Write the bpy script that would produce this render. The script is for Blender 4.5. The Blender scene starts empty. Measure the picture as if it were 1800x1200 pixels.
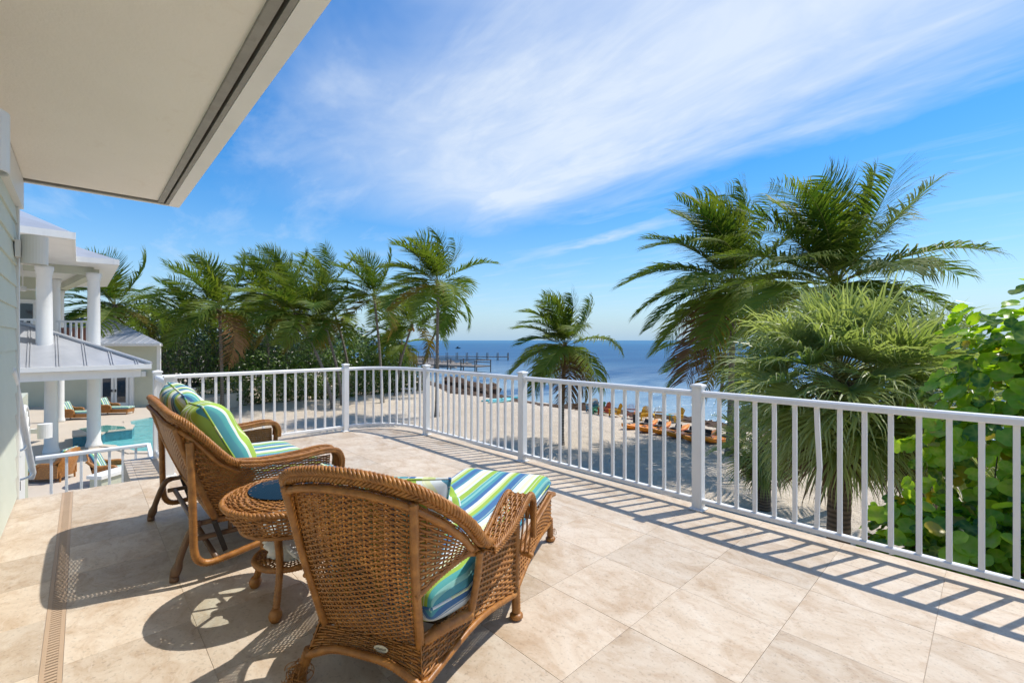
import bpy, bmesh, math, random
import numpy as np
from mathutils import Vector, Matrix

R = math.radians
SC = bpy.context.scene
COL = SC.collection
# ------------------------------------------------------------------ camera
CAM_H = 1.25
FPX = 800.0
cam_data = bpy.data.cameras.new('camera')
cam_data.sensor_width = 36.0
cam_data.lens = 16.0
cam_data.shift_y = -2.0 / 1800.0
cam_data.clip_start = 0.05
cam_data.clip_end = 60000
cam = bpy.data.objects.new('camera', cam_data)
cam.location = (0, 0, CAM_H)
cam.rotation_euler = (R(90), 0, 0)
COL.objects.link(cam)
SC.camera = cam

# ------------------------------------------------------------------ sun, sky, exposure
SUN_EL = R(60.5)
SUN_AZ = math.atan2(0.928, 0.372)          # clockwise from +Y
sun_dir = Vector((math.sin(SUN_AZ) * math.cos(SUN_EL), math.cos(SUN_AZ) * math.cos(SUN_EL), math.sin(SUN_EL)))
sd = bpy.data.lights.new('sun', 'SUN')
sd.energy = 2.5
sd.angle = R(0.53)
sd.color = (1.0, 0.955, 0.88)
sun = bpy.data.objects.new('sun', sd)
sun.rotation_euler = (-sun_dir).to_track_quat('-Z', 'Y').to_euler()
sun.location = (10, 5, 30)
COL.objects.link(sun)

SC.view_settings.view_transform = 'Standard'
SC.view_settings.look = 'None'
SC.view_settings.gamma = 1.0
SC.view_settings.use_curve_mapping = False
SC.view_settings.exposure = 0.90
SC.render.engine = 'CYCLES'
try:
    SC.cycles.max_bounces = 6
    SC.cycles.diffuse_bounces = 3
    SC.cycles.glossy_bounces = 2
    SC.cycles.transmission_bounces = 4
    SC.cycles.transparent_max_bounces = 8
    SC.cycles.use_denoising = True
    SC.cycles.use_adaptive_sampling = True
    SC.cycles.adaptive_threshold = 0.02
    SC.cycles.sample_clamp_indirect = 6.0
except Exception:
    pass


class NT:
    """small helper round a node tree"""
    def __init__(self, tree):
        self.t = tree

    def n(self, kind, **kw):
        nd = self.t.nodes.new(kind)
        for k, v in kw.items():
            if k.startswith('_'):
                setattr(nd, k[1:], v)
        return nd

    def set(self, nd, name, v):
        s = nd.inputs[name] if not isinstance(name, int) else nd.inputs[name]
        if hasattr(v, 'bl_idname') or isinstance(v, bpy.types.NodeSocket):
            self.t.links.new(v, s)
        else:
            s.default_value = v

    def math(self, op, a, b=None, c=None, clamp=False):
        nd = self.t.nodes.new('ShaderNodeMath')
        nd.operation = op
        nd.use_clamp = clamp
        for i, v in enumerate((a, b, c)):
            if v is not None:
                self.set(nd, i, v)
        return nd.outputs[0]

    def noise(self, vec, scale, detail=3, rough=0.55, dist=0.0):
        nd = self.t.nodes.new('ShaderNodeTexNoise')
        if vec is not None:
            self.set(nd, 'Vector', vec)
        nd.inputs['Scale'].default_value = scale
        nd.inputs['Detail'].default_value = detail
        nd.inputs['Roughness'].default_value = rough
        nd.inputs['Distortion'].default_value = dist
        return nd.outputs['Fac']

    def ramp(self, fac, stops, interp='LINEAR'):
        nd = self.t.nodes.new('ShaderNodeValToRGB')
        self.set(nd, 'Fac', fac)
        cr = nd.color_ramp
        cr.interpolation = interp
        while len(cr.elements) < len(stops):
            cr.elements.new(0.5)
        for e, (p, c) in zip(cr.elements, stops):
            e.position = p
            e.color = (c, c, c, 1) if isinstance(c, (int, float)) else (c[0], c[1], c[2], 1)
        return nd.outputs['Color']

    def mix(self, fac, a, b, mode='MIX'):
        nd = self.t.nodes.new('ShaderNodeMixRGB')
        nd.blend_type = mode
        self.set(nd, 'Fac', fac)
        for s, v in (('Color1', a), ('Color2', b)):
            if isinstance(v, tuple) and len(v) == 3:
                v = (v[0], v[1], v[2], 1)
            self.set(nd, s, v)
        return nd.outputs['Color']

    def mapping(self, vec, scale=(1, 1, 1), rot=(0, 0, 0), loc=(0, 0, 0)):
        nd = self.t.nodes.new('ShaderNodeMapping')
        self.set(nd, 'Vector', vec)
        nd.inputs['Scale'].default_value = scale
        nd.inputs['Rotation'].default_value = rot
        nd.inputs['Location'].default_value = loc
        return nd.outputs[0]

    def coord(self, which='Object'):
        return self.t.nodes.new('ShaderNodeTexCoord').outputs[which]

    def geo(self, which='Position'):
        return self.t.nodes.new('ShaderNodeNewGeometry').outputs[which]

    def rnd(self):
        return self.t.nodes.new('ShaderNodeObjectInfo').outputs['Random']

    def attr(self, name):
        nd = self.t.nodes.new('ShaderNodeAttribute')
        nd.attribute_name = name
        return nd.outputs['Fac']

    def bump(self, h, strength=0.3, dist=0.01):
        nd = self.t.nodes.new('ShaderNodeBump')
        self.set(nd, 'Height', h)
        nd.inputs['Strength'].default_value = strength
        nd.inputs['Distance'].default_value = dist
        return nd.outputs[0]


# ---- world: physical sky + a band of cirrus on a plane far above
wld = bpy.data.worlds.new('World')
SC.world = wld
wld.use_nodes = True
for nd in list(wld.node_tree.nodes):
    wld.node_tree.nodes.remove(nd)
w = NT(wld.node_tree)
sky = w.n('ShaderNodeTexSky')
sky.sky_type = 'NISHITA'
sky.sun_disc = False
sky.sun_elevation = SUN_EL
sky.sun_rotation = SUN_AZ
sky.air_density = 1.0
sky.dust_density = 0.35
sky.ozone_density = 3.2
dirv = w.coord('Generated')
sep = w.n('ShaderNodeSeparateXYZ'); w.set(sep, 0, dirv)
dz = w.math('MAXIMUM', sep.outputs['Z'], 0.03)
cx = w.math('DIVIDE', sep.outputs['X'], dz)
cy = w.math('DIVIDE', sep.outputs['Y'], dz)
# along (s) and across (t) the wind direction of the cirrus
cs = w.math('ADD', w.math('MULTIPLY', cx, 0.58), w.math('MULTIPLY', cy, -0.82))
ct = w.math('ADD', w.math('MULTIPLY', cx, 0.82), w.math('MULTIPLY', cy, 0.58))
cmb = w.n('ShaderNodeCombineXYZ'); w.set(cmb, 0, cs); w.set(cmb, 1, ct)
stv = cmb.outputs[0]
n_edge = w.noise(w.mapping(stv, (0.45, 0.9, 1), loc=(3.1, 1.7, 0)), 1.6, 5, 0.6, 0.6)
n_fine = w.noise(w.mapping(stv, (0.9, 1.7, 1), loc=(0.3, 5.2, 0)), 1.6, 7, 0.60, 1.6)
n_big = w.noise(w.mapping(stv, (0.5, 0.8, 1), loc=(7.7, 2.2, 0)), 0.9, 3, 0.5, 0.3)
t_w = w.math('ADD', ct, w.math('MULTIPLY', w.math('SUBTRACT', n_edge, 0.5), 1.1))
band = w.math('MULTIPLY', w.math('SMOOTH_MIN', w.math('MULTIPLY', w.math('SUBTRACT', t_w, 0.05), 0.8), 1.0, 0.3, clamp=True),
              w.math('MULTIPLY', w.math('SUBTRACT', 2.62, t_w), 1.7, clamp=True), clamp=True)
far_fade = w.math('MULTIPLY', w.math('ADD', cs, 3.9), 0.75, clamp=True)
veil = w.math('MULTIPLY', w.math('MULTIPLY', band, far_fade),
              w.math('MULTIPLY', w.math('ADD', w.math('MULTIPLY', n_fine, 0.62), w.math('MULTIPLY', n_big, 1.15)), 0.95), clamp=True)
# thin streaks beyond the band
t2 = w.math('ADD', ct, w.math('MULTIPLY', w.math('SUBTRACT', n_edge, 0.5), 0.9))
st1 = w.math('SUBTRACT', 1.0, w.math('MULTIPLY', w.math('ABSOLUTE', w.math('SUBTRACT', t2, 3.36)), 5.0), clamp=True)
st1 = w.math('MULTIPLY', st1, w.math('SUBTRACT', 1.0, w.math('MULTIPLY', w.math('ABSOLUTE', w.math('ADD', cs, 3.1)), 0.75), clamp=True))
wisp = w.math('MULTIPLY', w.math('SUBTRACT', w.noise(w.mapping(stv, (0.5, 1.6, 1), loc=(1.2, 9.0, 0)), 1.3, 6, 0.62, 0.35), 0.52), 2.2, clamp=True)
clouds = w.math('ADD', veil, w.math('ADD', w.math('MULTIPLY', st1, w.math('MULTIPLY', n_fine, 1.1)), w.math('MULTIPLY', wisp, 0.55)), clamp=True)
cov = w.math('MULTIPLY', w.math('MULTIPLY', clouds, 0.86), w.math('MULTIPLY', sep.outputs['Z'], 9.0, clamp=True))
hsv = w.n('ShaderNodeHueSaturation')
w.set(hsv, 'Color', sky.outputs[0])
hsv.inputs['Saturation'].default_value = 1.46
hsv.inputs['Value'].default_value = 0.68
hsv.inputs['Hue'].default_value = 0.502
CLOUD_COL = (3.0, 3.3, 3.65)
hz = w.math('POWER', w.math('SUBTRACT', 1.0, w.math('MAXIMUM', sep.outputs['Z'], 0.0), clamp=True), 6.0)
base_sky = w.mix(w.math('MULTIPLY', hz, 0.96), hsv.outputs[0], (1.45, 2.15, 2.85))     # humid sea air: pale blue to the horizon
skycol = w.mix(cov, base_sky, CLOUD_COL)
bg = w.n('ShaderNodeBackground')
w.set(bg, 'Color', skycol)
bg.inputs['Strength'].default_value = 0.15
wo = w.n('ShaderNodeOutputWorld')
wld.node_tree.links.new(bg.outputs[0], wo.inputs[0])


# ------------------------------------------------------------------ geometry helpers
def P(px, py, D):
    """point at depth D metres on the sight line of a photo pixel (1800 x 1200)"""
    return Vector(((px - 900) / FPX * D, D, CAM_H - (py - 598) / FPX * D))


def G(px, py, z=0.0):
    k = (CAM_H - z) / (py - 598)
    return Vector(((px - 900) * k, FPX * k, z))


U2 = np.array((0.687, -0.727)); U2 /= np.linalg.norm(U2)      # the house grid: along the wall
V2 = np.array((-U2[1], U2[0]))                                # and out towards the sea
GRID = math.atan2(U2[1], U2[0])


def v3(p):
    return np.array((p[0], p[1], p[2]), float)


def make_mesh(name, V, faces, mats=None, smooth=False, mat_idx=None, attrs=None):
    """faces: list of integer arrays, each (n, k)"""
    V = np.asarray(V, np.float32).reshape(-1, 3)
    me = bpy.data.meshes.new(name)
    faces = [np.asarray(f, np.int32) for f in faces if len(f)]
    loops = np.concatenate([f.ravel() for f in faces])
    tot = np.concatenate([np.full(len(f), f.shape[1], np.int32) for f in faces])
    start = np.concatenate(([0], np.cumsum(tot)[:-1])).astype(np.int32)
    me.vertices.add(len(V)); me.vertices.foreach_set('co', V.ravel())
    me.loops.add(len(loops)); me.loops.foreach_set('vertex_index', loops)
    me.polygons.add(len(tot)); me.polygons.foreach_set('loop_start', start)
    try:
        me.polygons.foreach_set('loop_total', tot)
    except Exception:
        pass
    if mat_idx is not None:
        me.polygons.foreach_set('material_index', np.asarray(mat_idx, np.int32))
    me.polygons.foreach_set('use_smooth', np.full(len(tot), bool(smooth)))
    me.update(calc_edges=True)
    if attrs:
        for k, a in attrs.items():
            at = me.attributes.new(k, 'FLOAT', 'POINT')
            at.data.foreach_set('value', np.asarray(a, np.float32))
    for m in (mats or []):
        me.materials.append(m)
    return me


def ob(name, me, parent=None, loc=(0, 0, 0), rot=(0, 0, 0), scale=None):
    o = bpy.data.objects.new(name, me)
    COL.objects.link(o)
    o.location = loc
    o.rotation_euler = rot
    if scale is not None:
        o.scale = scale
    if parent is not None:
        o.parent = parent
    return o


def tag(o, label=None, cat=None, group=None, kind=None):
    if label: o['label'] = label
    if cat: o['category'] = cat
    if group: o['group'] = group
    if kind: o['kind'] = kind
    return o


def thing(name, label, cat, loc=(0, 0, 0), rz=0.0, group=None):
    o = bpy.data.objects.new(name, None)
    o.empty_display_size = 0.1
    COL.objects.link(o)
    o.location = loc
    o.rotation_euler = (0, 0, rz)
    return tag(o, label, cat, group, 'thing')


def copy_thing(root, loc, rz, label=None, group=None):
    r = root.copy(); COL.objects.link(r)
    r.location = loc; r.rotation_euler = (0, 0, rz)
    if label: r['label'] = label
    if group: r['group'] = group
    for ch in list(root.children):
        c = ch.copy(); COL.objects.link(c); c.parent = r
        for g in list(ch.children):
            d = g.copy(); COL.objects.link(d); d.parent = c
    return r


class MB:
    """collects geometry for ONE mesh"""
    def __init__(self):
        self.V = []; self.F = []; self.n = 0; self.A = []; self.MI = []

    def add(self, V, faces, a=None, mi=0):
        V = np.asarray(V, float).reshape(-1, 3)
        for f in faces:
            f = np.asarray(f, np.int64)
            if len(f):
                self.F.append(f + self.n)
                self.MI.append(np.full(len(f), mi))
        self.V.append(V)
        self.A.append(np.zeros(len(V)) if a is None else np.asarray(a, float))
        self.n += len(V)
        return self

    def mesh(self, name, mats, smooth=False, attr=None):
        mats = mats if isinstance(mats, (list, tuple)) else [mats]
        # group faces of equal size is not needed: order is kept
        return make_mesh(name, np.concatenate(self.V), self.F, mats, smooth, np.concatenate(self.MI),
                         {attr: np.concatenate(self.A)} if attr else None)

    def ob(self, name, mats, parent=None, smooth=False, attr=None, **kw):
        return ob(name, self.mesh(name, mats, smooth, attr), parent, **kw)

    def box(self, c, s, rz=0.0, mi=0, rx=0.0):
        c = np.array(c, float); h = np.array(s, float) / 2
        q = np.array([(-1, -1, -1), (1, -1, -1), (1, 1, -1), (-1, 1, -1), (-1, -1, 1), (1, -1, 1), (1, 1, 1), (-1, 1, 1)], float) * h
        if rx:
            ca, sa = math.cos(rx), math.sin(rx)
            q = np.stack((q[:, 0], q[:, 1] * ca - q[:, 2] * sa, q[:, 1] * sa + q[:, 2] * ca), 1)
        if rz:
            ca, sa = math.cos(rz), math.sin(rz)
            q = np.stack((q[:, 0] * ca - q[:, 1] * sa, q[:, 0] * sa + q[:, 1] * ca, q[:, 2]), 1)
        self.add(q + c, [BOXF], mi=mi)
        return self

    def tube(self, path, r, sides=8, caps=True, closed=False, mi=0, a=None, flat=None):
        V, F = tube_geo(path, r, sides, caps, closed, flat)
        self.add(V, F, None if a is None else np.full(len(V), a), mi=mi)
        return self

    def prism(self, pts, z0, z1, mi=0):
        """polygon (x, y) list extruded in z"""
        n = len(pts)
        V = [(p[0], p[1], z0) for p in pts] + [(p[0], p[1], z1) for p in pts]
        side = [(i, (i + 1) % n, n + (i + 1) % n, n + i) for i in range(n)]
        self.add(V, [np.array(side), np.array([list(range(n))[::-1]]), np.array([list(range(n, 2 * n))])], mi=mi)
        return self

    def slab(self, poly, thick, mi=0):
        """any planar 3D polygon given a thickness along -normal"""
        p = np.array([v3(q) for q in poly]); n = len(p)
        nn = np.cross(p[1] - p[0], p[2] - p[0]); nn /= np.linalg.norm(nn)
        q = p - nn * thick
        V = np.concatenate((q, p))
        side = [(i, (i + 1) % n, n + (i + 1) % n, n + i) for i in range(n)]
        self.add(V, [np.array(side), np.array([list(range(n))[::-1]]), np.array([list(range(n, 2 * n))])], mi=mi)
        return self

    def lathe(self, prof, c=(0, 0, 0), sides=24, mi=0):
        """prof: (r, z) list"""
        a = np.linspace(0, 2 * np.pi, sides, endpoint=False)
        V = []
        for r, z in prof:
            V += [(c[0] + r * math.cos(t), c[1] + r * math.sin(t), c[2] + z) for t in a]
        f = []
        for i in range(len(prof) - 1):
            for j in range(sides):
                k = (j + 1) % sides
                f.append((i * sides + j, i * sides + k, (i + 1) * sides + k, (i + 1) * sides + j))
        fs = [np.array(f)]
        fs.append(np.array([list(range(sides))[::-1]]))
        m = (len(prof) - 1) * sides
        fs.append(np.array([list(range(m, m + sides))]))
        self.add(V, fs, mi=mi)
        return self


BOXF = np.array([(3, 2, 1, 0), (4, 5, 6, 7), (0, 1, 5, 4), (1, 2, 6, 5), (2, 3, 7, 6), (3, 0, 4, 7)])


def frames(path, closed=False):
    p = np.asarray(path, float)
    if closed:
        t = np.roll(p, -1, 0) - np.roll(p, 1, 0)
    else:
        t = np.gradient(p, axis=0)
    t /= np.linalg.norm(t, axis=1)[:, None] + 1e-12
    n = np.zeros_like(p); b = np.zeros_like(p)
    ref = np.array((0, 0, 1.0)) if abs(t[0][2]) < 0.9 else np.array((1.0, 0, 0))
    cur = ref - t[0] * ref.dot(t[0]); cur /= np.linalg.norm(cur)
    for i in range(len(p)):
        cur = cur - t[i] * cur.dot(t[i])
        cur /= np.linalg.norm(cur) + 1e-12
        n[i] = cur; b[i] = np.cross(t[i], cur)
    return p, t, n, b


def tube_geo(path, r, sides=8, caps=True, closed=False, flat=None):
    p, t, n, b = frames(path, closed)
    m = len(p)
    r = np.broadcast_to(np.asarray(r, float), (m,))
    a = np.linspace(0, 2 * np.pi, sides, endpoint=False) + (np.pi / 4 if sides == 4 else 0)
    ca, sa = np.cos(a), np.sin(a)
    fl = 1.0 if flat is None else flat
    V = p[:, None, :] + r[:, None, None] * (n[:, None, :] * (ca * fl)[None, :, None] + b[:, None, :] * sa[None, :, None])
    i = np.arange(m if closed else m - 1)[:, None]; j = np.arange(sides)[None, :]
    k = (j + 1) % sides; i2 = (i + 1) % m
    q = np.stack((i * sides + j, i * sides + k, i2 * sides + k, i2 * sides + j), -1).reshape(-1, 4)
    F = [q]
    if caps and not closed:
        F.append(np.array([list(range(sides))[::-1]]))
        F.append(np.array([list(range((m - 1) * sides, m * sides))]))
    return V.reshape(-1, 3), F


def spline(pts, n=40, closed=False):
    """Catmull-Rom through points, resampled evenly"""
    p = np.array([v3(q) for q in pts])
    if closed:
        e = np.concatenate((p[-1:], p, p[:2]))
    else:
        e = np.concatenate((2 * p[:1] - p[1:2], p, 2 * p[-1:] - p[-2:-1]))
    out = []
    for i in range(len(e) - 3):
        a, b, c, d = e[i:i + 4]
        for t in np.linspace(0, 1, 12, endpoint=False):
            out.append(0.5 * ((2 * b) + (c - a) * t + (2 * a - 5 * b + 4 * c - d) * t * t + (3 * b - a - 3 * c + d) * t ** 3))
    if not closed:
        out.append(p[-1])
    out = np.array(out)
    if closed:
        out = np.concatenate((out, out[:1]))
    L = np.concatenate(([0], np.cumsum(np.linalg.norm(np.diff(out, axis=0), axis=1))))
    s = np.linspace(0, L[-1], n + (1 if closed else 0))
    res = np.stack([np.interp(s, L, out[:, k]) for k in range(3)], 1)
    return res[:-1] if closed else res


def plen(path):
    return float(np.linalg.norm(np.diff(np.asarray(path), axis=0), axis=1).sum())


def wrapped(mb, pts, r, pitch=0.0115, sides=8, mi=0, straight=False):
    """cane tube wound with a flat strand: fine ridges along its length"""
    p0 = np.array([v3(q) for q in pts]) if straight else spline(pts, 60)
    L = plen(p0)
    n = max(4, int(L / pitch) * 2)
    p = resample(p0, n)
    rr = np.where(np.arange(n) % 2 == 0, r * 1.03, r * 0.84)
    mb.tube(p, rr, sides, True, mi=mi)


def resample(p, n):
    p = np.asarray(p, float)
    L = np.concatenate(([0], np.cumsum(np.linalg.norm(np.diff(p, axis=0), axis=1))))
    s = np.linspace(0, L[-1], n)
    return np.stack([np.interp(s, L, p[:, k]) for k in range(3)], 1)


def rope(mb, path, r, twist=0.055, strands=3, hand=1, mi=0):
    L = plen(path)
    n = max(6, int(L / twist * 7))
    p, t, nn, b = frames(resample(path, n))
    s = np.linspace(0, L, n)
    for k in range(strands):
        a = hand * 2 * np.pi * s / twist + 2 * np.pi * k / strands
        k1 = 0.5 if strands <= 3 else 0.74
        q = p + r * k1 * (nn * np.cos(a)[:, None] + b * np.sin(a)[:, None])
        mb.tube(q, r * (0.6 if strands <= 3 else 0.36), 5, True, mi=mi)


def braid(mb, pts, r, mi=0, n=80, side=None):
    """two ropes of opposite twist side by side: the chevrons of a plaited rim"""
    p0 = spline(pts, n)
    p, t, nn, b = frames(p0)
    d = b if side is None else np.cross(t, np.array(side, float))
    d = d / (np.linalg.norm(d, axis=1)[:, None] + 1e-9)
    rope(mb, p + d * r * 0.72, r, twist=0.075, strands=5, hand=1, mi=mi)
    rope(mb, p - d * r * 0.72, r, twist=0.075, strands=5, hand=-1, mi=mi)


def weave(mb, S, nu, nv, amp=0.0050, th=0.0028, fill=0.50, stake=0.0036, per=2, mi=0, u0=0.0, u1=1.0, mask=None):
    """wicker on a surface S(u, v): nu upright stakes, nv weavers passing over and under them"""
    K = nu * per + 1
    u = np.linspace(u0, u1, K)
    e = 1e-3
    faces = []
    for j in range(nv):
        v = np.full(K, (j + 0.5) / nv)
        p = S(u, v)
        du = S(np.minimum(u + e, 1), v) - S(np.maximum(u - e, 0), v)
        dv = S(u, np.minimum(v + e, 1)) - S(u, np.maximum(v - e, 0))
        dv_l = np.linalg.norm(dv, axis=1)[:, None] + 1e-12
        nrm = np.cross(du, dv); nrm /= np.linalg.norm(nrm, axis=1)[:, None] + 1e-12
        # half height from the real row pitch
        pitch = np.linalg.norm(S(u, np.minimum(v + 0.5 / nv, 1)) - S(u, np.maximum(v - 0.5 / nv, 0)), axis=1)[:, None]
        up = dv / dv_l
        w_ = (np.arange(K) / per + j)
        off = (amp * np.cos(np.pi * w_))[:, None]
        c = p + nrm * off
        hh = pitch * fill
        ring = np.stack((c + up * hh, c + nrm * th, c - up * hh, c - nrm * th), 1)
        keep = np.ones(K - 1, bool)
        if mask is not None:
            um = 0.5 * (u[1:] + u[:-1])
            keep = mask(um, (j + 0.5) / nv)
        i = np.arange(K - 1)[keep][:, None]; q = np.arange(4)[None, :]; q2 = (q + 1) % 4
        f = np.stack((i * 4 + q, i * 4 + q2, (i + 1) * 4 + q2, (i + 1) * 4 + q), -1).reshape(-1, 4)
        mb.add(ring.reshape(-1, 3), [f], mi=mi)
    m = max(6, nv // 3)
    for i in range(nu + 1):
        uu = u0 + (u1 - u0) * min(1, i / nu)
        v = np.linspace(0, 1, m)
        if mask is not None:
            kk = np.array([bool(mask(np.array([uu]), x)[0]) for x in v])
            if kk.sum() < 3:
                continue
            v = v[kk]
            if np.diff(v).max() > 1.6 / m:
                continue
        mb.tube(S(np.full(len(v), uu), v), stake, 4, True, mi=mi)


def lerp_surface(bot, top, bulge=None):
    """surface between two polylines; bulge(u, v) adds an offset"""
    bot = np.asarray(bot, float); top = np.asarray(top, float)
    def ev(c, u):
        s = np.linspace(0, 1, len(c))
        return np.stack([np.interp(u, s, c[:, k]) for k in range(3)], 1)
    def S(u, v):
        u = np.asarray(u, float); v = np.asarray(v, float)
        p = ev(bot, u) * (1 - v)[:, None] + ev(top, u) * v[:, None]
        if bulge is not None:
            p = p + bulge(u, v)
        return p
    return S


def pillow_geo(W, L, T, p=8.0, q=2.6, nx=28, ny=36, seed=0, wrinkle=0.0, edge=0.004):
    """soft cushion: two skins meeting at a seam; returns V, faces, stripe coordinate"""
    rs = np.random.RandomState(seed)
    def dens(n):
        t = np.linspace(-1, 1, n)
        return np.sign(t) * (1 - (1 - np.abs(t)) ** 1.6)
    a, b = np.meshgrid(dens(nx), dens(ny), indexing='ij')
    prof = np.clip((1 - np.abs(a) ** p) * (1 - np.abs(b) ** p), 0, 1) ** (1 / q)
    h = edge + T / 2 * prof
    x = a * W / 2; y = b * L / 2
    if wrinkle:
        ph = rs.rand(6) * 6.28
        wv = (np.sin(a * 5 + b * 3 + ph[0]) + np.sin(b * 7 - a * 2 + ph[1]) + 0.7 * np.sin(a * 11 + b * 5 + ph[2]) + 0.6 * np.sin(b * 13 + a * 8 + ph[3]))
        h = h + wrinkle * wv * prof
    up = np.stack((x, y, h), -1).reshape(-1, 3)
    dn = np.stack((x, y, -h), -1).reshape(-1, 3)
    n = nx * ny
    i = np.arange(nx - 1)[:, None]; j = np.arange(ny - 1)[None, :]
    f1 = np.stack((i * ny + j, (i + 1) * ny + j, (i + 1) * ny + j + 1, i * ny + j + 1), -1).reshape(-1, 4)
    f2 = f1[:, ::-1] + n
    ring = [k * ny for k in range(nx)] + [(nx - 1) * ny + k for k in range(1, ny)] + [k * ny + ny - 1 for k in range(nx - 2, -1, -1)] + [k for k in range(ny - 2, 0, -1)]
    f3 = np.array([(ring[k], ring[(k + 1) % len(ring)], ring[(k + 1) % len(ring)] + n, ring[k] + n) for k in range(len(ring))])[:, ::-1]
    # stripe coordinate: the distance along the cloth from the middle line, over the edge and down
    arc = np.concatenate((np.zeros((1, ny)), np.cumsum(np.hypot(np.diff(x, axis=0), np.diff(h, axis=0)), 0)))
    arc = arc - 0.5 * (arc[(nx - 1) // 2] + arc[nx // 2])
    lim = np.where(a > 0, arc[-1][None, :], arc[0][None, :])
    arc_dn = 2 * lim - arc
    s = np.concatenate((arc.ravel(), arc_dn.ravel()))
    seam = np.stack((x, y, np.zeros_like(x)), -1).reshape(-1, 3)[ring]
    return np.concatenate((up, dn)), [f1, f2, f3], s, seam


# ------------------------------------------------------------------ materials
MATS = {}


def pmat(name, fn=None, color=(0.8, 0.8, 0.8), rough=0.5, metal=0.0, spec=0.5, translucent=None):
    if name in MATS:
        return MATS[name]
    m = bpy.data.materials.new(name)
    m.use_nodes = True
    t = NT(m.node_tree)
    bs = m.node_tree.nodes['Principled BSDF']
    bs.inputs['Base Color'].default_value = (*color, 1)
    bs.inputs['Roughness'].default_value = rough
    bs.inputs['Metallic'].default_value = metal
    bs.inputs['Specular IOR Level'].default_value = spec
    if fn:
        fn(t, bs)
    if translucent:
        out = [n for n in m.node_tree.nodes if n.type == 'OUTPUT_MATERIAL'][0]
        tr = t.n('ShaderNodeBsdfTranslucent')
        src = bs.inputs['Base Color'].links[0].from_socket if bs.inputs['Base Color'].links else None
        tint = translucent[1]
        if src is not None:
            t.set(tr, 'Color', t.mix(1.0, src, tint, 'MULTIPLY'))
        else:
            tr.inputs['Color'].default_value = (color[0] * tint[0], color[1] * tint[1], color[2] * tint[2], 1)
        mx = t.n('ShaderNodeMixShader')
        mx.inputs[0].default_value = translucent[0]
        m.node_tree.links.new(bs.outputs[0], mx.inputs[1])
        m.node_tree.links.new(tr.outputs[0], mx.inputs[2])
        m.node_tree.links.new(mx.outputs[0], out.inputs[0])
    MATS[name] = m
    return m


def f_travertine(t, b):
    r = t.rnd()
    off = t.n('ShaderNodeCombineXYZ')
    t.set(off, 0, t.math('MULTIPLY', r, 37.0)); t.set(off, 1, t.math('MULTIPLY', r, 91.0)); t.set(off, 2, t.math('MULTIPLY', r, 13.0))
    add = t.n('ShaderNodeVectorMath', _operation='ADD')
    t.set(add, 0, t.coord('Object')); t.set(add, 1, off.outputs[0])
    vec = add.outputs[0]
    big = t.noise(t.mapping(vec, (1, 1.6, 1)), 2.8, 6, 0.65, 1.1)
    mid = t.noise(t.mapping(vec, (1, 1.5, 1)), 7.0, 7, 0.68, 1.3)
    fine = t.noise(vec, 70, 4, 0.6)
    c = t.ramp(big, [(0.28, (0.44, 0.32, 0.21)), (0.5, (0.58, 0.475, 0.36)), (0.72, (0.64, 0.55, 0.44))])
    blot = t.ramp(mid, [(0.48, 0.0), (0.74, 1.0)])
    c = t.mix(t.math('MULTIPLY', blot, 0.62), c, (0.40, 0.265, 0.16))
    pale = t.ramp(t.noise(t.mapping(vec, (1, 3, 1), loc=(4, 9, 2)), 11, 6, 0.7, 1.8), [(0.58, 0.0), (0.7, 1.0)])
    c = t.mix(t.math('MULTIPLY', pale, 0.30), c, (0.72, 0.64, 0.55))
    tone = t.math('ADD', 0.86, t.math('MULTIPLY', r, 0.21))
    sc = t.n('ShaderNodeVectorMath', _operation='SCALE'); t.set(sc, 0, c); t.set(sc, 'Scale', tone)
    sp = t.ramp(fine, [(0.30, 0.72), (0.44, 1.0)])
    t.set(b, 'Base Color', t.mix(1.0, sc.outputs[0], sp, 'MULTIPLY'))
    t.set(b, 'Roughness', t.math('ADD', 0.42, t.math('MULTIPLY', mid, 0.3)))
    t.set(b, 'Normal', t.bump(t.math('ADD', fine, t.math('MULTIPLY', mid, 1.5)), 0.22, 0.002))


def f_paint(base, var=0.06, scale=3.0, bump=0.05, dirt=None):
    def f(t, b):
        vec = t.coord('Object')
        n = t.noise(vec, scale, 5, 0.6)
        lo = tuple(x * (1 - var) for x in base)
        c = t.ramp(n, [(0.3, lo), (0.7, base)])
        if dirt:
            d = t.ramp(t.noise(t.mapping(vec, (1, 1, 0.25)), scale * 2.3, 6, 0.7), [(0.55, 0.0), (0.8, 1.0)])
            c = t.mix(t.math('MULTIPLY', d, dirt[0]), c, dirt[1])
        t.set(b, 'Base Color', c)
        if bump:
            t.set(b, 'Normal', t.bump(t.noise(vec, 160, 3, 0.6), bump, 0.003))
    return f


def f_wicker(t, b):
    vec = t.geo('Position')
    n = t.noise(vec, 26, 4, 0.6)
    n2 = t.noise(vec, 3.0, 3, 0.6)
    c = t.ramp(n, [(0.25, (0.17, 0.058, 0.008)), (0.5, (0.32, 0.120, 0.019)), (0.75, (0.48, 0.205, 0.04))])
    c = t.mix(t.math('MULTIPLY', n2, 0.22), c, (0.42, 0.25, 0.11))
    t.set(b, 'Base Color', c)
    t.set(b, 'Roughness', 0.42)
    t.set(b, 'Normal', t.bump(t.noise(vec, 220, 2, 0.5), 0.25, 0.001))


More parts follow.
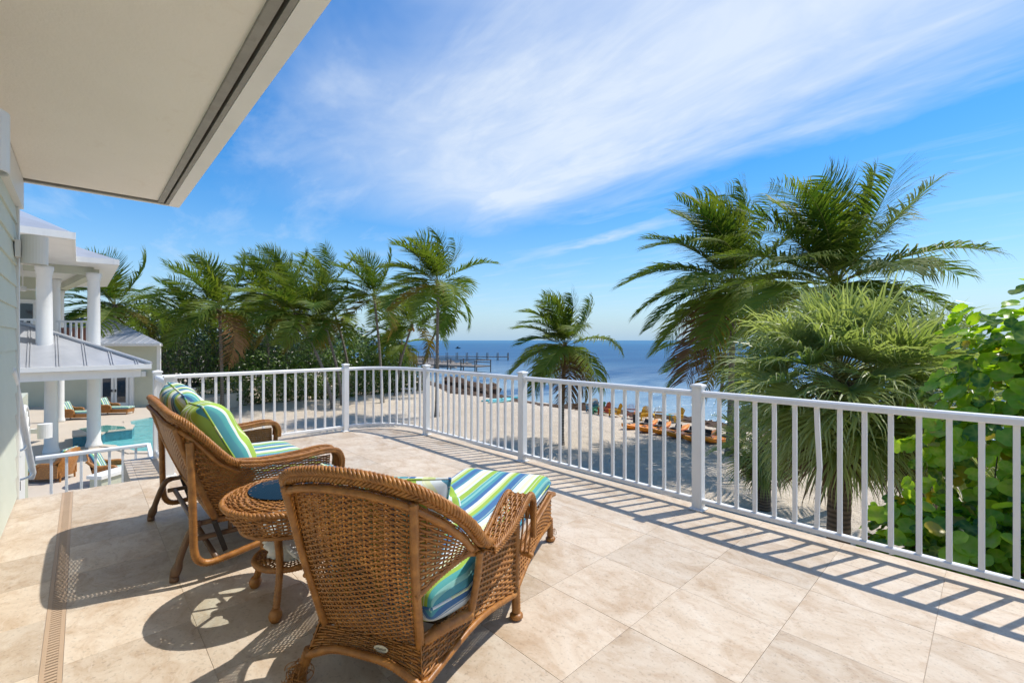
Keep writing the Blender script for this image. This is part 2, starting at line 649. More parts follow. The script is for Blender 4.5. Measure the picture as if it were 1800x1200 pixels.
STRIPE = [(0.000, (0.030, 0.125, 0.300)), (0.115, (0.045, 0.210, 0.310)), (0.165, (0.62, 0.68, 0.70)), (0.265, (0.66, 0.70, 0.42)),
          (0.335, (0.63, 0.68, 0.66)), (0.385, (0.27, 0.42, 0.035)), (0.500, (0.055, 0.32, 0.315)), (0.560, (0.20, 0.46, 0.42)),
          (0.610, (0.045, 0.25, 0.32)), (0.680, (0.025, 0.115, 0.295)), (0.765, (0.63, 0.67, 0.68)), (0.835, (0.58, 0.64, 0.30)),
          (0.885, (0.30, 0.44, 0.045)), (0.960, (0.10, 0.38, 0.36))]


GREENISH = [(0.0, (0.045, 0.25, 0.30)), (0.08, (0.30, 0.45, 0.04)), (0.26, (0.60, 0.66, 0.32)), (0.31, (0.30, 0.45, 0.04)), (0.48, (0.62, 0.67, 0.66)), (0.55, (0.28, 0.43, 0.035)), (0.70, (0.58, 0.64, 0.30)), (0.76, (0.30, 0.45, 0.04)), (0.90, (0.62, 0.67, 0.60)), (0.94, (0.055, 0.32, 0.31))]


def f_fabric(period, phase, stops=None):
    def f(t, b):
        s = t.attr('stripe')
        x = t.math('FRACT', t.math('ADD', t.math('DIVIDE', s, period), phase))
        c = t.ramp(x, stops or STRIPE, 'CONSTANT')
        # hair-thin pinstripes and a cloth weave
        th = t.math('FRACT', t.math('ADD', t.math('DIVIDE', s, period * 0.31), phase * 2 + 0.13))
        thin = t.math('LESS_THAN', th, 0.045)
        c = t.mix(t.math('MULTIPLY', thin, 0.55), c, (0.72, 0.75, 0.66))
        n = t.noise(t.coord('Object'), 9, 3, 0.6)
        c = t.mix(t.math('MULTIPLY', n, 0.14), c, (0.55, 0.60, 0.55))
        t.set(b, 'Base Color', c)
        t.set(b, 'Roughness', 0.85)
        t.set(b, 'Normal', t.bump(t.noise(t.coord('Object'), 420, 2, 0.5), 0.25, 0.001))
        b.inputs['Specular IOR Level'].default_value = 0.2
    return f


def f_sand(t, b):
    vec = t.geo('Position')
    big = t.noise(vec, 0.16, 4, 0.6)
    mid = t.noise(vec, 1.7, 5, 0.65)
    fine = t.noise(vec, 9, 4, 0.7)
    c = t.ramp(big, [(0.3, (0.57, 0.475, 0.365)), (0.7, (0.67, 0.575, 0.46))])
    c = t.mix(t.math('MULTIPLY', t.ramp(mid, [(0.35, 1.0), (0.6, 0.0)]), 0.30), c, (0.36, 0.30, 0.235))
    c = t.mix(t.math('MULTIPLY', t.ramp(fine, [(0.62, 0.0), (0.75, 1.0)]), 0.35), c, (0.30, 0.235, 0.17))
    t.set(b, 'Base Color', c)
    t.set(b, 'Roughness', 0.95)
    b.inputs['Specular IOR Level'].default_value = 0.15
    t.set(b, 'Normal', t.bump(t.math('ADD', t.math('MULTIPLY', mid, 1.0), t.math('MULTIPLY', fine, 0.55)), 1.0, 0.16))


def f_sea(t, b):
    vec = t.geo('Position')
    sp = t.n('ShaderNodeSeparateXYZ'); t.set(sp, 0, vec)
    shore = t.math('SUBTRACT', t.math('ADD', t.math('MULTIPLY', sp.outputs[0], 0.705), t.math('MULTIPLY', sp.outputs[1], 0.709)), 31.4)
    rv = t.mapping(vec, (1, 1, 1), rot=(0, 0, R(45)))
    patch = t.noise(t.mapping(rv, (0.9, 0.22, 1)), 0.06, 5, 0.6, 0.6)
    patch2 = t.noise(t.mapping(rv, (1, 0.35, 1), loc=(31, 8, 0)), 0.19, 4, 0.6, 0.4)
    near = t.math('POWER', t.math('SUBTRACT', 1.0, t.math('DIVIDE', shore, 85.0), clamp=True), 1.5)
    sh = t.math('MULTIPLY', near, t.ramp(t.math('ADD', t.math('MULTIPLY', patch, 0.6), t.math('MULTIPLY', patch2, 0.4)), [(0.43, 0.05), (0.53, 1.0)]), clamp=True)
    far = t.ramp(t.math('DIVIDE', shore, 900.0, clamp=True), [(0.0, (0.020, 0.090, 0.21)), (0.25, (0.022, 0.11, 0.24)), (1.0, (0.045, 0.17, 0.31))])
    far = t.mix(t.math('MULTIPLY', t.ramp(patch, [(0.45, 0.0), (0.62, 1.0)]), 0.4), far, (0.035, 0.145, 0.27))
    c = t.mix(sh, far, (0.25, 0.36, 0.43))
    t.set(b, 'Base Color', c)
    b.inputs['Roughness'].default_value = 0.9
    b.inputs['Specular IOR Level'].default_value = 0.0
    w1 = t.noise(t.mapping(vec, (0.7, 1.6, 1), rot=(0, 0, R(18))), 0.9, 5, 0.62, 0.5)
    w2 = t.noise(t.mapping(vec, (0.6, 1.5, 1), rot=(0, 0, R(-12))), 0.22, 4, 0.55, 0.3)
    nb = t.bump(t.math('ADD', t.math('MULTIPLY', w1, 0.55), w2), 0.85, 0.55)
    t.set(b, 'Normal', nb)
    gl = t.n('ShaderNodeBsdfGlossy'); gl.inputs['Roughness'].default_value = 0.18
    t.set(gl, 'Normal', nb)
    mx = t.n('ShaderNodeMixShader'); mx.inputs[0].default_value = 0.20       # a ruffled sea shows less mirror than flat water
    out = [n for n in t.t.nodes if n.type == 'OUTPUT_MATERIAL'][0]
    t.t.links.new(b.outputs[0], mx.inputs[1]); t.t.links.new(gl.outputs[0], mx.inputs[2]); t.t.links.new(mx.outputs[0], out.inputs[0])


def f_frond(lo, hi, tipc, tipk=0.5, rough=0.55, spec=0.22):
    def f(t, b):
        r = t.rnd()
        vec = t.geo('Position')
        n = t.noise(vec, 1.6, 3, 0.6)
        k = t.math('ADD', t.math('MULTIPLY', r, 0.5), t.math('MULTIPLY', n, 0.6), clamp=True)
        c = t.ramp(k, [(0.25, lo), (0.8, hi)])
        tip = t.attr('tip')
        tp = t.math('MULTIPLY', t.math('POWER', tip, 2.5), tipk)
        c = t.mix(tp, c, tipc)
        t.set(b, 'Base Color', c)
        b.inputs['Roughness'].default_value = rough
        b.inputs['Specular IOR Level'].default_value = spec
    return f


def f_leaf(lo, hi, scale=3.0):
    def f(t, b):
        vec = t.geo('Position')
        n = t.noise(vec, scale, 2, 0.6)
        k = t.math('ADD', t.math('MULTIPLY', t.attr('tip'), 0.6), t.math('MULTIPLY', n, 0.5), clamp=True)
        t.set(b, 'Base Color', t.ramp(k, [(0.2, lo), (0.75, hi)]))
        b.inputs['Roughness'].default_value = 0.4
    return f


def f_seagrape(lo, hi, vein):
    def f(t, b):
        r = t.rnd()
        vec = t.coord('Object')
        a = t.attr('vein')
        n = t.noise(t.geo('Position'), 7, 3, 0.6)
        k = t.math('ADD', t.math('MULTIPLY', r, 0.65), t.math('MULTIPLY', n, 0.4), clamp=True)
        c = t.ramp(k, [(0.2, lo), (0.85, hi)])
        c = t.mix(t.math('MULTIPLY', a, 0.6), c, vein)
        spot = t.ramp(t.noise(t.geo('Position'), 45, 3, 0.6), [(0.66, 0.0), (0.74, 1.0)])
        c = t.mix(t.math('MULTIPLY', spot, 0.35), c, (0.20, 0.10, 0.03))
        t.set(b, 'Base Color', c)
        b.inputs['Roughness'].default_value = 0.3
    return f


def f_bark(lo, hi, ring=14.0):
    def f(t, b):
        vec = t.geo('Position')
        wv = t.n('ShaderNodeTexWave'); wv.wave_type = 'BANDS'; wv.bands_direction = 'Z'
        t.set(wv, 'Vector', vec); wv.inputs['Scale'].default_value = ring / 6.28
        wv.inputs['Distortion'].default_value = 2.2; wv.inputs['Detail'].default_value = 3
        n = t.noise(vec, 6, 5, 0.65)
        k = t.math('ADD', t.math('MULTIPLY', wv.outputs['Fac'], 0.45), t.math('MULTIPLY', n, 0.6), clamp=True)
        t.set(b, 'Base Color', t.ramp(k, [(0.2, lo), (0.8, hi)]))
        b.inputs['Roughness'].default_value = 0.9
        t.set(b, 'Normal', t.bump(k, 0.7, 0.03))
    return f


def f_metalroof(t, b):
    vec = t.coord('Object')
    n = t.noise(vec, 0.9, 5, 0.65, 0.5)
    n2 = t.noise(vec, 6, 5, 0.65)
    c = t.ramp(n, [(0.3, (0.36, 0.375, 0.40)), (0.7, (0.49, 0.50, 0.52))])
    c = t.mix(t.math('MULTIPLY', t.ramp(n2, [(0.5, 0.0), (0.8, 1.0)]), 0.3), c, (0.36, 0.37, 0.39))
    t.set(b, 'Base Color', c)
    b.inputs['Roughness'].default_value = 0.42
    b.inputs['Metallic'].default_value = 0.25


def f_pool(t, b):
    vec = t.geo('Position')
    n = t.noise(vec, 2.0, 4, 0.6, 1.0)
    t.set(b, 'Base Color', t.ramp(n, [(0.35, (0.10, 0.40, 0.42)), (0.65, (0.20, 0.55, 0.55))]))
    b.inputs['Roughness'].default_value = 0.05
    t.set(b, 'Normal', t.bump(t.noise(vec, 3.0, 3, 0.6), 0.25, 0.1))


def f_siding(t, b):
    vec = t.coord('Object')
    g = t.noise(t.mapping(vec, (1.5, 30, 30)), 3.0, 5, 0.6, 0.4)
    n = t.noise(vec, 1.2, 4, 0.6)
    c = t.ramp(n, [(0.3, (0.60, 0.63, 0.52)), (0.7, (0.67, 0.70, 0.59))])
    t.set(b, 'Base Color', c)
    b.inputs['Roughness'].default_value = 0.6
    t.set(b, 'Normal', t.bump(g, 0.35, 0.004))


def f_soffit(t, b):
    vec = t.coord('Object')
    n = t.noise(vec, 0.8, 5, 0.65)
    n2 = t.noise(vec, 55, 4, 0.6)
    c = t.ramp(n, [(0.3, (0.83, 0.775, 0.68)), (0.7, (0.88, 0.83, 0.74))])
    st = t.ramp(t.noise(vec, 4.5, 6, 0.7, 1.0), [(0.60, 0.0), (0.78, 1.0)])
    c = t.mix(t.math('MULTIPLY', st, 0.18), c, (0.56, 0.44, 0.27))
    t.set(b, 'Base Color', c)
    b.inputs['Roughness'].default_value = 0.85
    t.set(b, 'Normal', t.bump(n2, 0.35, 0.006))


def f_wood(lo, hi, scale=6.0):
    def f(t, b):
        vec = t.coord('Object')
        g = t.noise(t.mapping(vec, (1, 8, 8)), scale, 4, 0.6)
        t.set(b, 'Base Color', t.ramp(g, [(0.3, lo), (0.7, hi)]))
        b.inputs['Roughness'].default_value = 0.8
    return f


def glassy(name, tint, rough=0.02, alpha_mix=0.75):
    m = bpy.data.materials.new(name); m.use_nodes = True
    t = NT(m.node_tree); nt = m.node_tree
    for nd in list(nt.nodes):
        nt.nodes.remove(nd)
    tr = t.n('ShaderNodeBsdfTransparent'); tr.inputs[0].default_value = (*tint, 1)
    gl = t.n('ShaderNodeBsdfGlossy'); gl.inputs['Roughness'].default_value = rough; gl.inputs['Color'].default_value = (0.62, 0.55, 0.46, 1)
    lw = t.n('ShaderNodeFresnel'); lw.inputs['IOR'].default_value = 1.5
    mx = t.n('ShaderNodeMixShader'); nt.links.new(lw.outputs[0], mx.inputs[0])
    nt.links.new(tr.outputs[0], mx.inputs[1]); nt.links.new(gl.outputs[0], mx.inputs[2])
    o = t.n('ShaderNodeOutputMaterial'); nt.links.new(mx.outputs[0], o.inputs[0])
    MATS[name] = m
    return m


M_TRAV = pmat('travertine', f_travertine)
M_GROUT = pmat('grout', f_paint((0.52, 0.43, 0.33), 0.5, 2.2))
M_DRAIN = pmat('drain_plastic', f_paint((0.46, 0.325, 0.215), 0.1, 6), rough=0.6)
M_DARK = pmat('dark_gap', f_paint((0.025, 0.022, 0.02), 0.2), rough=0.9)
M_WHITE = pmat('white_aluminium', f_paint((0.80, 0.795, 0.775), 0.07, 3.5, 0.05, (0.30, (0.55, 0.50, 0.42))), rough=0.42)
M_TRIM = pmat('white_trim', f_paint((0.80, 0.785, 0.74), 0.07, 1.6, 0.06, (0.22, (0.52, 0.48, 0.40))), rough=0.5)
M_SOFFIT = pmat('stucco_soffit', f_soffit)
M_TRACK = pmat('grey_track', f_paint((0.30, 0.285, 0.25), 0.25, 6, 0.05, (0.5, (0.13, 0.10, 0.07))), rough=0.5)
M_GAPSHADE = pmat('gap_shade', f_paint((0.10, 0.075, 0.05), 0.5, 9), rough=0.8)  # dark colour stands in for the shade inside the recessed eave gap
M_SIDING = pmat('green_siding', f_siding)
M_STUCCO = pmat('green_stucco', f_paint((0.53, 0.535, 0.415), 0.08, 1.2, 0.25), rough=0.85)
M_WICKER = pmat('wicker', f_wicker)
M_WICKERDARK = pmat('wicker_dark', f_paint((0.075, 0.035, 0.014), 0.3, 8), rough=0.6)
M_BRONZE = pmat('brown_metal', f_paint((0.155, 0.082, 0.042), 0.25, 10), rough=0.42)
M_BLACK = pmat('black_metal', f_paint((0.03, 0.026, 0.024), 0.3, 20), rough=0.45)
M_FAB = pmat('striped_fabric', f_fabric(0.315, 0.62))
M_FAB2 = pmat('striped_fabric_turned', f_fabric(0.315, 0.30))
M_FAB3 = pmat('striped_fabric_lime', f_fabric(0.50, 0.02, GREENISH))
M_PIPE = pmat('piping_teal', f_paint((0.05, 0.22, 0.28), 0.1), rough=0.8)
M_CLOTH = pmat('white_cotton', f_paint((0.74, 0.73, 0.70), 0.06, 14), rough=0.9)
M_GLASS = glassy('table_glass', (0.90, 0.95, 0.95))
M_SAND = pmat('sand', f_sand)
M_SEA = pmat('sea_water', f_sea)
M_POOL = pmat('pool_water', f_pool)
M_ROOF = pmat('metal_roof', f_metalroof)
M_FROND = pmat('palm_frond', f_frond((0.045, 0.100, 0.014), (0.170, 0.225, 0.030), (0.30, 0.27, 0.06), 0.55), translucent=(0.40, (1.5, 1.6, 0.7)))
M_FROND_Y = pmat('palm_frond_yellowing', f_frond((0.10, 0.105, 0.015), (0.24, 0.18, 0.025), (0.30, 0.17, 0.05), 0.6), translucent=(0.30, (1.4, 1.3, 0.6)))
M_FROND_D = pmat('palm_frond_dry', f_frond((0.16, 0.085, 0.03), (0.30, 0.17, 0.075), (0.27, 0.16, 0.08), 0.5), translucent=(0.15, (1.2, 1.0, 0.7)))
M_RACHIS = pmat('frond_rib', f_paint((0.24, 0.22, 0.045), 0.3, 2), rough=0.5)
M_FAN = pmat('fan_leaf', f_frond((0.16, 0.22, 0.05), (0.36, 0.40, 0.15), (0.50, 0.50, 0.28), 0.65, 0.36, 0.55), translucent=(0.44, (1.4, 1.5, 0.75)))
M_FAN_D = pmat('fan_leaf_dry', f_frond((0.13, 0.085, 0.04), (0.24, 0.165, 0.085), (0.25, 0.18, 0.10), 0.5))
M_TRUNK = pmat('palm_trunk', f_bark((0.10, 0.082, 0.062), (0.27, 0.235, 0.19)))
M_TRUNKD = pmat('sabal_trunk', f_bark((0.055, 0.038, 0.024), (0.19, 0.13, 0.085), 22))
M_COCO = pmat('coconut', f_paint((0.22, 0.20, 0.04), 0.3, 4), rough=0.4)
M_COCO_O = pmat('coconut_orange', f_paint((0.38, 0.17, 0.04), 0.3, 4), rough=0.45)
M_COCO_G = pmat('coconut_green', f_paint((0.10, 0.14, 0.03), 0.3, 4), rough=0.4)
M_SG1 = pmat('seagrape_leaf', f_seagrape((0.06, 0.15, 0.012), (0.22, 0.40, 0.028), (0.40, 0.47, 0.09)), translucent=(0.46, (1.9, 1.75, 0.6)))
M_SG2 = pmat('seagrape_leaf_lime', f_seagrape((0.26, 0.45, 0.022), (0.42, 0.56, 0.04), (0.5, 0.56, 0.12)), translucent=(0.52, (1.7, 1.6, 0.6)))
M_SG3 = pmat('seagrape_leaf_yellow', f_seagrape((0.34, 0.30, 0.02), (0.52, 0.40, 0.03), (0.5, 0.35, 0.08)), translucent=(0.35, (1.3, 1.2, 0.5)))
M_SG4 = pmat('seagrape_leaf_red', f_seagrape((0.22, 0.065, 0.025), (0.36, 0.12, 0.035), (0.38, 0.22, 0.09)), translucent=(0.3, (1.4, 0.9, 0.6)))
M_BUSH = pmat('bush_leaf', f_leaf((0.03, 0.085, 0.012), (0.15, 0.24, 0.03)), translucent=(0.25, (1.4, 1.5, 0.7)))
M_BUSHD = pmat('bush_leaf_dark', f_leaf((0.020, 0.048, 0.012), (0.075, 0.115, 0.024)), translucent=(0.2, (1.3, 1.4, 0.7)))
M_HEDGE = pmat('hedge_leaf', f_leaf((0.025, 0.070, 0.012), (0.14, 0.20, 0.035)), translucent=(0.25, (1.4, 1.5, 0.7)))
M_HEDGEW = pmat('hedge_leaf_pale', f_leaf((0.30, 0.30, 0.16), (0.50, 0.48, 0.34)), translucent=(0.2, (1.0, 1.0, 0.8)))
M_TWIG = pmat('twig', f_paint((0.17, 0.14, 0.115), 0.3, 5), rough=0.9)
M_ORANGE = pmat('kayak_orange', f_paint((0.80, 0.26, 0.012), 0.1, 2), rough=0.35)
M_KRED = pmat('kayak_red', f_paint((0.70, 0.09, 0.015), 0.1, 2), rough=0.35)
M_SEATBLK = pmat('seat_black', f_paint((0.035, 0.025, 0.022), 0.3, 8), rough=0.7)
M_YEL = pmat('chair_yellow', f_paint((0.72, 0.40, 0.012), 0.1, 3), rough=0.5)
M_RED = pmat('chair_red', f_paint((0.55, 0.125, 0.055), 0.1, 3), rough=0.5)
M_BLUE = pmat('chair_blue', f_paint((0.03, 0.18, 0.30), 0.1, 3), rough=0.5)
M_TEAL = pmat('chair_teal', f_paint((0.16, 0.45, 0.48), 0.1, 3), rough=0.5)
M_GREEN = pmat('table_green', f_paint((0.06, 0.26, 0.12), 0.1, 3), rough=0.5)
M_BOARD = pmat('board_aqua', f_paint((0.30, 0.66, 0.64), 0.08, 1), rough=0.35)
M_BOARD2 = pmat('board_teal', f_paint((0.02, 0.32, 0.36), 0.1, 1), rough=0.35)
M_WEED = pmat('seaweed', f_paint((0.105, 0.060, 0.034), 0.6, 3, 0.6), rough=0.95)
M_ROCK = pmat('rock', f_paint((0.36, 0.31, 0.26), 0.4, 2, 0.5), rough=0.9)
M_DOCK = pmat('dock_wood', f_wood((0.10, 0.085, 0.07), (0.24, 0.205, 0.17)))
M_PANE = pmat('window_pane', color=(0.015, 0.022, 0.032), rough=0.04, spec=0.8)
M_TILEB = pmat('spa_tile', f_paint((0.07, 0.26, 0.32), 0.35, 9), rough=0.2)
M_BROWN = pmat('brown_panel', f_paint((0.19, 0.075, 0.05), 0.2, 4), rough=0.6)
M_PATIO = pmat('patio_stone', f_paint((0.60, 0.515, 0.415), 0.10, 0.9, 0.1), rough=0.6)
M_PLATE = pmat('name_plate', f_paint((0.50, 0.46, 0.38), 0.1), rough=0.35, metal=0.5)

# ================================================================== the near house: deck, wall, eave
A2 = np.array((-3.79, 3.45))                 # where the house wall meets the head of the stairs


def UV(u, v, z=0.0):
    p = A2 + U2 * u + V2 * v
    return Vector((p[0], p[1], z))


def uv_of(p):
    d = np.array((p[0], p[1])) - A2
    return float(d.dot(U2)), float(d.dot(V2))


def clip_rect(poly, x0, x1, y0, y1):
    def clip(pts, f, inter):
        out = []
        for i in range(len(pts)):
            a, b = pts[i - 1], pts[i]
            fa, fb = f(a), f(b)
            if fa != fb:
                out.append(inter(a, b))
            if fb:
                out.append(b)
        return out
    def ix(x):
        return lambda a, b: (x, a[1] + (b[1] - a[1]) * (x - a[0]) / (b[0] - a[0]))
    def iy(y):
        return lambda a, b: (a[0] + (b[0] - a[0]) * (y - a[1]) / (b[1] - a[1]), y)
    for f, g in ((lambda p: p[0] >= x0, ix(x0)), (lambda p: p[0] <= x1, ix(x1)), (lambda p: p[1] >= y0, iy(y0)), (lambda p: p[1] <= y1, iy(y1))):
        if not poly:
            return []
        poly = clip(poly, f, g)
    return poly


RV = 3.706                                   # rail line on the sea side (v)
RU = -1.01                                   # rail line on the far side (u)
SV = 0.97                                    # short rail beside the stairs (v)


def bez(a, c, b, n):
    t = np.linspace(0, 1, n)[:, None]
    a, c, b = (np.array(x, float) for x in (a, c, b))
    return (1 - t) ** 2 * a + 2 * t * (1 - t) * c + t * t * b


def corner_curve(off, n=24):
    return bez((RU - off, 3.02), (RU - off, RV + off), (-0.057, RV + off), n)


EDGE = 0.10
outline = [(-0.16, -0.2), (-0.16, 0.70), (RU - EDGE, 0.70)] + [tuple(p) for p in corner_curve(EDGE)] + [(8.0, RV + EDGE), (8.0, -0.2)]
DECK = ob('deck_floor', MB().prism(outline, -0.28, -0.004).mesh('deck_floor', M_GROUT), loc=UV(0, 0), rot=(0, 0, GRID))
tag(DECK, 'sunlit cream travertine terrace floor laid in large square tiles', kind='structure')
MB().prism([(-0.16, -0.2), (-0.16, 0.70), (RU - 0.02, 0.70)] + [tuple(p) for p in corner_curve(0.02)] + [(8.0, RV + 0.02), (8.0, -0.2)], -4.4, -0.282).ob('podium_wall', M_STUCCO, DECK)

TS = 0.457
GAP = 0.0007
DR0, DR1 = 0.268, 0.332
full = None
rng = random.Random(5)
for i in range(-4, 17):
    for j in range(-2, 9):
        u0 = 0.364 + i * TS; v0 = 0.294 + j * TS
        y0, y1 = v0 + GAP, v0 + TS - GAP
        if j == -1: y1 = DR0 - GAP
        if j == 0: y0 = DR1 + GAP
        pl = clip_rect(list(outline), u0 + GAP, u0 + TS - GAP, y0, y1)
        if len(pl) < 3:
            continue
        ar = abs(sum(pl[k - 1][0] * pl[k][1] - pl[k][0] * pl[k - 1][1] for k in range(len(pl)))) / 2
        if ar < 0.002:
            continue
        cx_, cy_ = u0 + TS / 2, v0 + TS / 2
        dz = rng.uniform(-0.0007, 0.0)
        if ar > (TS - 2 * GAP) ** 2 - 1e-5:
            if full is None:
                bm = bmesh.new()
                bmesh.ops.create_cube(bm, size=1.0)
                for vv in bm.verts:
                    vv.co = (vv.co.x * (TS - 2 * GAP), vv.co.y * (TS - 2 * GAP), vv.co.z * 0.012 - 0.006)
                bmesh.ops.bevel(bm, geom=[e for e in bm.edges if all(q.co.z > -0.003 for q in e.verts)], offset=0.0007, segments=1, affect='EDGES')
                full = bpy.data.meshes.new('tile'); bm.to_mesh(full); bm.free()
                full.materials.append(M_TRAV)
            o = ob('tile', full, DECK, loc=(cx_, cy_, dz), rot=(0, 0, rng.choice((0, math.pi))))
        else:
            pts = []
            for q in pl:
                if not pts or math.hypot(q[0] - pts[-1][0], q[1] - pts[-1][1]) > 1e-4:
                    pts.append(q)
            if math.hypot(pts[0][0] - pts[-1][0], pts[0][1] - pts[-1][1]) < 1e-4:
                pts.pop()
            if len(pts) < 3: continue
            o = MB().prism([(q[0] - cx_, q[1] - cy_) for q in pts], -0.012, 0).ob('tile', M_TRAV, DECK, loc=(cx_, cy_, dz))

# channel drain: two rails, a dark trough, and a bar between each pair of slots
dr = ob('drain_channel', MB().box((3.9, (DR0 + DR1) / 2, -0.0065), (8.1, DR1 - DR0 - 0.001, 0.006)).mesh('drain_channel', M_DARK), DECK)
c = MB()
dm = (DR0 + DR1) / 2
c.box((3.92, DR0 + 0.0075, -0.0055), (8.13, 0.014, 0.011))
c.box((3.92, DR1 - 0.0075, -0.0055), (8.13, 0.014, 0.011))
k = 0
u = -0.14
while u < 6.0:
    c.box((u, dm, -0.0058), (0.0155, 0.0355, 0.0100))
    u += 0.0215
c.ob('drain_cover', M_DRAIN, DECK)

# ------------------------------------------------------------------ railing
RAIL = thing('deck_railing', 'long white aluminium railing around the terrace edge above the beach', 'railing', UV(0, 0), GRID)
RT, RB = 0.88, 0.055


def bevel_box(name, size, mat, bev=0.004, seg=2, z0=True):
    bm = bmesh.new()
    bmesh.ops.create_cube(bm, size=1.0)
    for q in bm.verts:
        q.co = (q.co.x * size[0], q.co.y * size[1], (q.co.z + (0.5 if z0 else 0)) * size[2])
    bmesh.ops.bevel(bm, geom=bm.edges[:], offset=bev, segments=seg, affect='EDGES')
    me = bpy.data.meshes.new(name); bm.to_mesh(me); bm.free()
    me.materials.append(mat)
    return me


post_me = bevel_box('post', (0.072, 0.072, 0.905), M_WHITE, 0.005)
bm = bmesh.new()
V_, F_ = [], []
cp = MB()
for z, r in ((0.0, 0.0435), (0.014, 0.0435), (0.014, 0.040), (0.020, 0.040), (0.029, 0.008)):
    pass
cap_prof = [(0.0435, 0.0), (0.0435, 0.012), (0.0395, 0.018), (0.010, 0.027)]
Vc = []
for r, z in cap_prof:
    Vc += [(-r, -r, z), (r, -r, z), (r, r, z), (-r, r, z)]
Fc = [(i * 4 + j, i * 4 + (j + 1) % 4, (i + 1) * 4 + (j + 1) % 4, (i + 1) * 4 + j) for i in range(3) for j in range(4)] + [(3, 2, 1, 0), (12, 13, 14, 15)]
cap_me = make_mesh('post_cap', Vc, [np.array(Fc)], [M_WHITE])
foot_me = bevel_box('base_plate', (0.105, 0.105, 0.012), M_WHITE, 0.003, 1)
bal_me = bevel_box('baluster', (0.025, 0.025, RT - 0.035 - RB - 0.03), M_WHITE, 0.003, 1)


def add_post(u, v, rz=0.0, parent=RAIL, z=0.0):
    p = ob('post', post_me, parent, (u, v, z), (0, 0, rz))
    ob('post_cap', cap_me, p, (0, 0, 0.905))
    ob('base_plate', foot_me, p, (0, 0, 0.0))
    return p


def rail_path(path, parent=RAIL, nb=0, skip=None, z=0.0, bent=None):
    """top rail, bottom rail and nb balusters along a polyline of (u, v)"""
    p = np.array([(q[0], q[1], 0.0) for q in path], float)
    def sweep(prof, z0):
        pp, t, n, b = frames(p)
        sdv = np.stack((-t[:, 1], t[:, 0], np.zeros(len(t))), 1)
        V = []
        for i in range(len(p)):
            for (a, h) in prof:
                V.append(p[i] + sdv[i] * a + np.array((0, 0, z0 + h)))
        m = len(prof)
        F = [(i * m + j, i * m + (j + 1) % m, (i + 1) * m + (j + 1) % m, (i + 1) * m + j) for i in range(len(p) - 1) for j in range(m)]
        return V, [np.array(F)[:, ::-1], np.array([list(range(m))]), np.array([list(range((len(p) - 1) * m, len(p) * m))[::-1]])]
    top = [(-0.026, 0.0), (-0.028, 0.006), (-0.028, 0.030), (-0.020, 0.040), (0.0, 0.044), (0.020, 0.040), (0.028, 0.030), (0.028, 0.006), (0.026, 0.0)]
    bot = [(-0.020, 0.0), (-0.020, 0.026), (-0.014, 0.031), (0.014, 0.031), (0.020, 0.026), (0.020, 0.0)]
    V, F = sweep(top, RT - 0.044 + z)
    MB().add(V, F).ob('top_rail', M_WHITE, parent)
    V, F = sweep(bot, RB + z)
    MB().add(V, F).ob('bottom_rail', M_WHITE, parent)
    L = np.concatenate(([0], np.cumsum(np.linalg.norm(np.diff(p, axis=0), axis=1))))
    for k in range(nb):
        s = L[-1] * (k + 1) / (nb + 1)
        x = np.interp(s, L, p[:, 0]); y = np.interp(s, L, p[:, 1])
        i = min(len(p) - 2, max(0, int(np.searchsorted(L, s)) - 1))
        d = p[i + 1] - p[i]
        if bent == k:
            hgt = RT - 0.035 - RB - 0.03
            zz = np.array((0, 0.2, 0.38, 0.5, 0.62, 0.8, 1.0)) * hgt
            dx = np.array((0, 0.004, 0.010, 0.016, 0.012, 0.005, 0.0))
            MB().tube(np.stack((dx, np.zeros(7), zz), 1), 0.0177, 4).ob('baluster', M_WHITE, parent, loc=(x, y, RB + 0.028 + z), rot=(0, 0, math.atan2(d[1], d[0])))
        else:
            ob('baluster', bal_me, parent, (x, y, RB + 0.028 + z), (0, 0, math.atan2(d[1], d[0])))


e = 0.034
cc = corner_curve(0.0, 30)
posts_u = [-0.057, 1.755, 3.607, 5.46, 7.3]
rail_path([(-0.11 - e, SV), (RU + e, SV)], nb=6)
rail_path([(RU, SV + e), (RU, 3.02 - e)], nb=15)
cl = cc.copy(); cl[0] = cl[0] + np.array((0, e)); cl[-1] = cl[-1] - np.array((e, 0))
rail_path(cl, nb=10)
for a, b in zip(posts_u[:-1], posts_u[1:]):
    rail_path([(a + e, RV), (b - e, RV)], nb=14, bent=5 if a == posts_u[2] else None)
for q in [(-0.11, SV), (RU, SV), (RU, 3.02)] + [(a, RV) for a in posts_u]:
    add_post(*q)

# ------------------------------------------------------------------ stairs down beside the house wall
ST = thing('stairs', 'cream stone stairs going down beside the house wall', 'stairs', UV(0, 0), GRID)
for k in range(5):
    MB().box((-0.16 - 0.17 - k * 0.34, 0.33, -0.18 * (k + 1) - 0.03), (0.345, 0.72, 0.06)).ob('tread', M_PATIO, ST)
    MB().box((-0.162 - k * 0.34 - 0.012, 0.33, -0.18 * k - 0.12), (0.02, 0.70, 0.12)).ob('riser', M_STUCCO, ST)
MB().box((-2.46, 0.40, -1.0), (1.1, 1.1, 0.14)).ob('landing', M_PATIO, ST)
MB().prism([(-2.05, 0.72), (-1.13, 0.72), (-1.13, 0.94), (-2.05, 0.94)], -4.3, -0.55).ob('stringer_wall', M_STUCCO, ST)
MB().prism([(-3.0, -0.1), (-1.9, -0.1), (-1.9, 0.94), (-3.0, 0.94)], -4.3, -1.075).ob('landing_base', M_STUCCO, ST)
SR = thing('stair_railing', 'low white railing at the stair landing in front of the pool', 'railing', UV(0, 0), GRID)
rail_path([(-2.02, 0.02), (-2.02, 0.98)], SR, nb=7, z=-0.885)
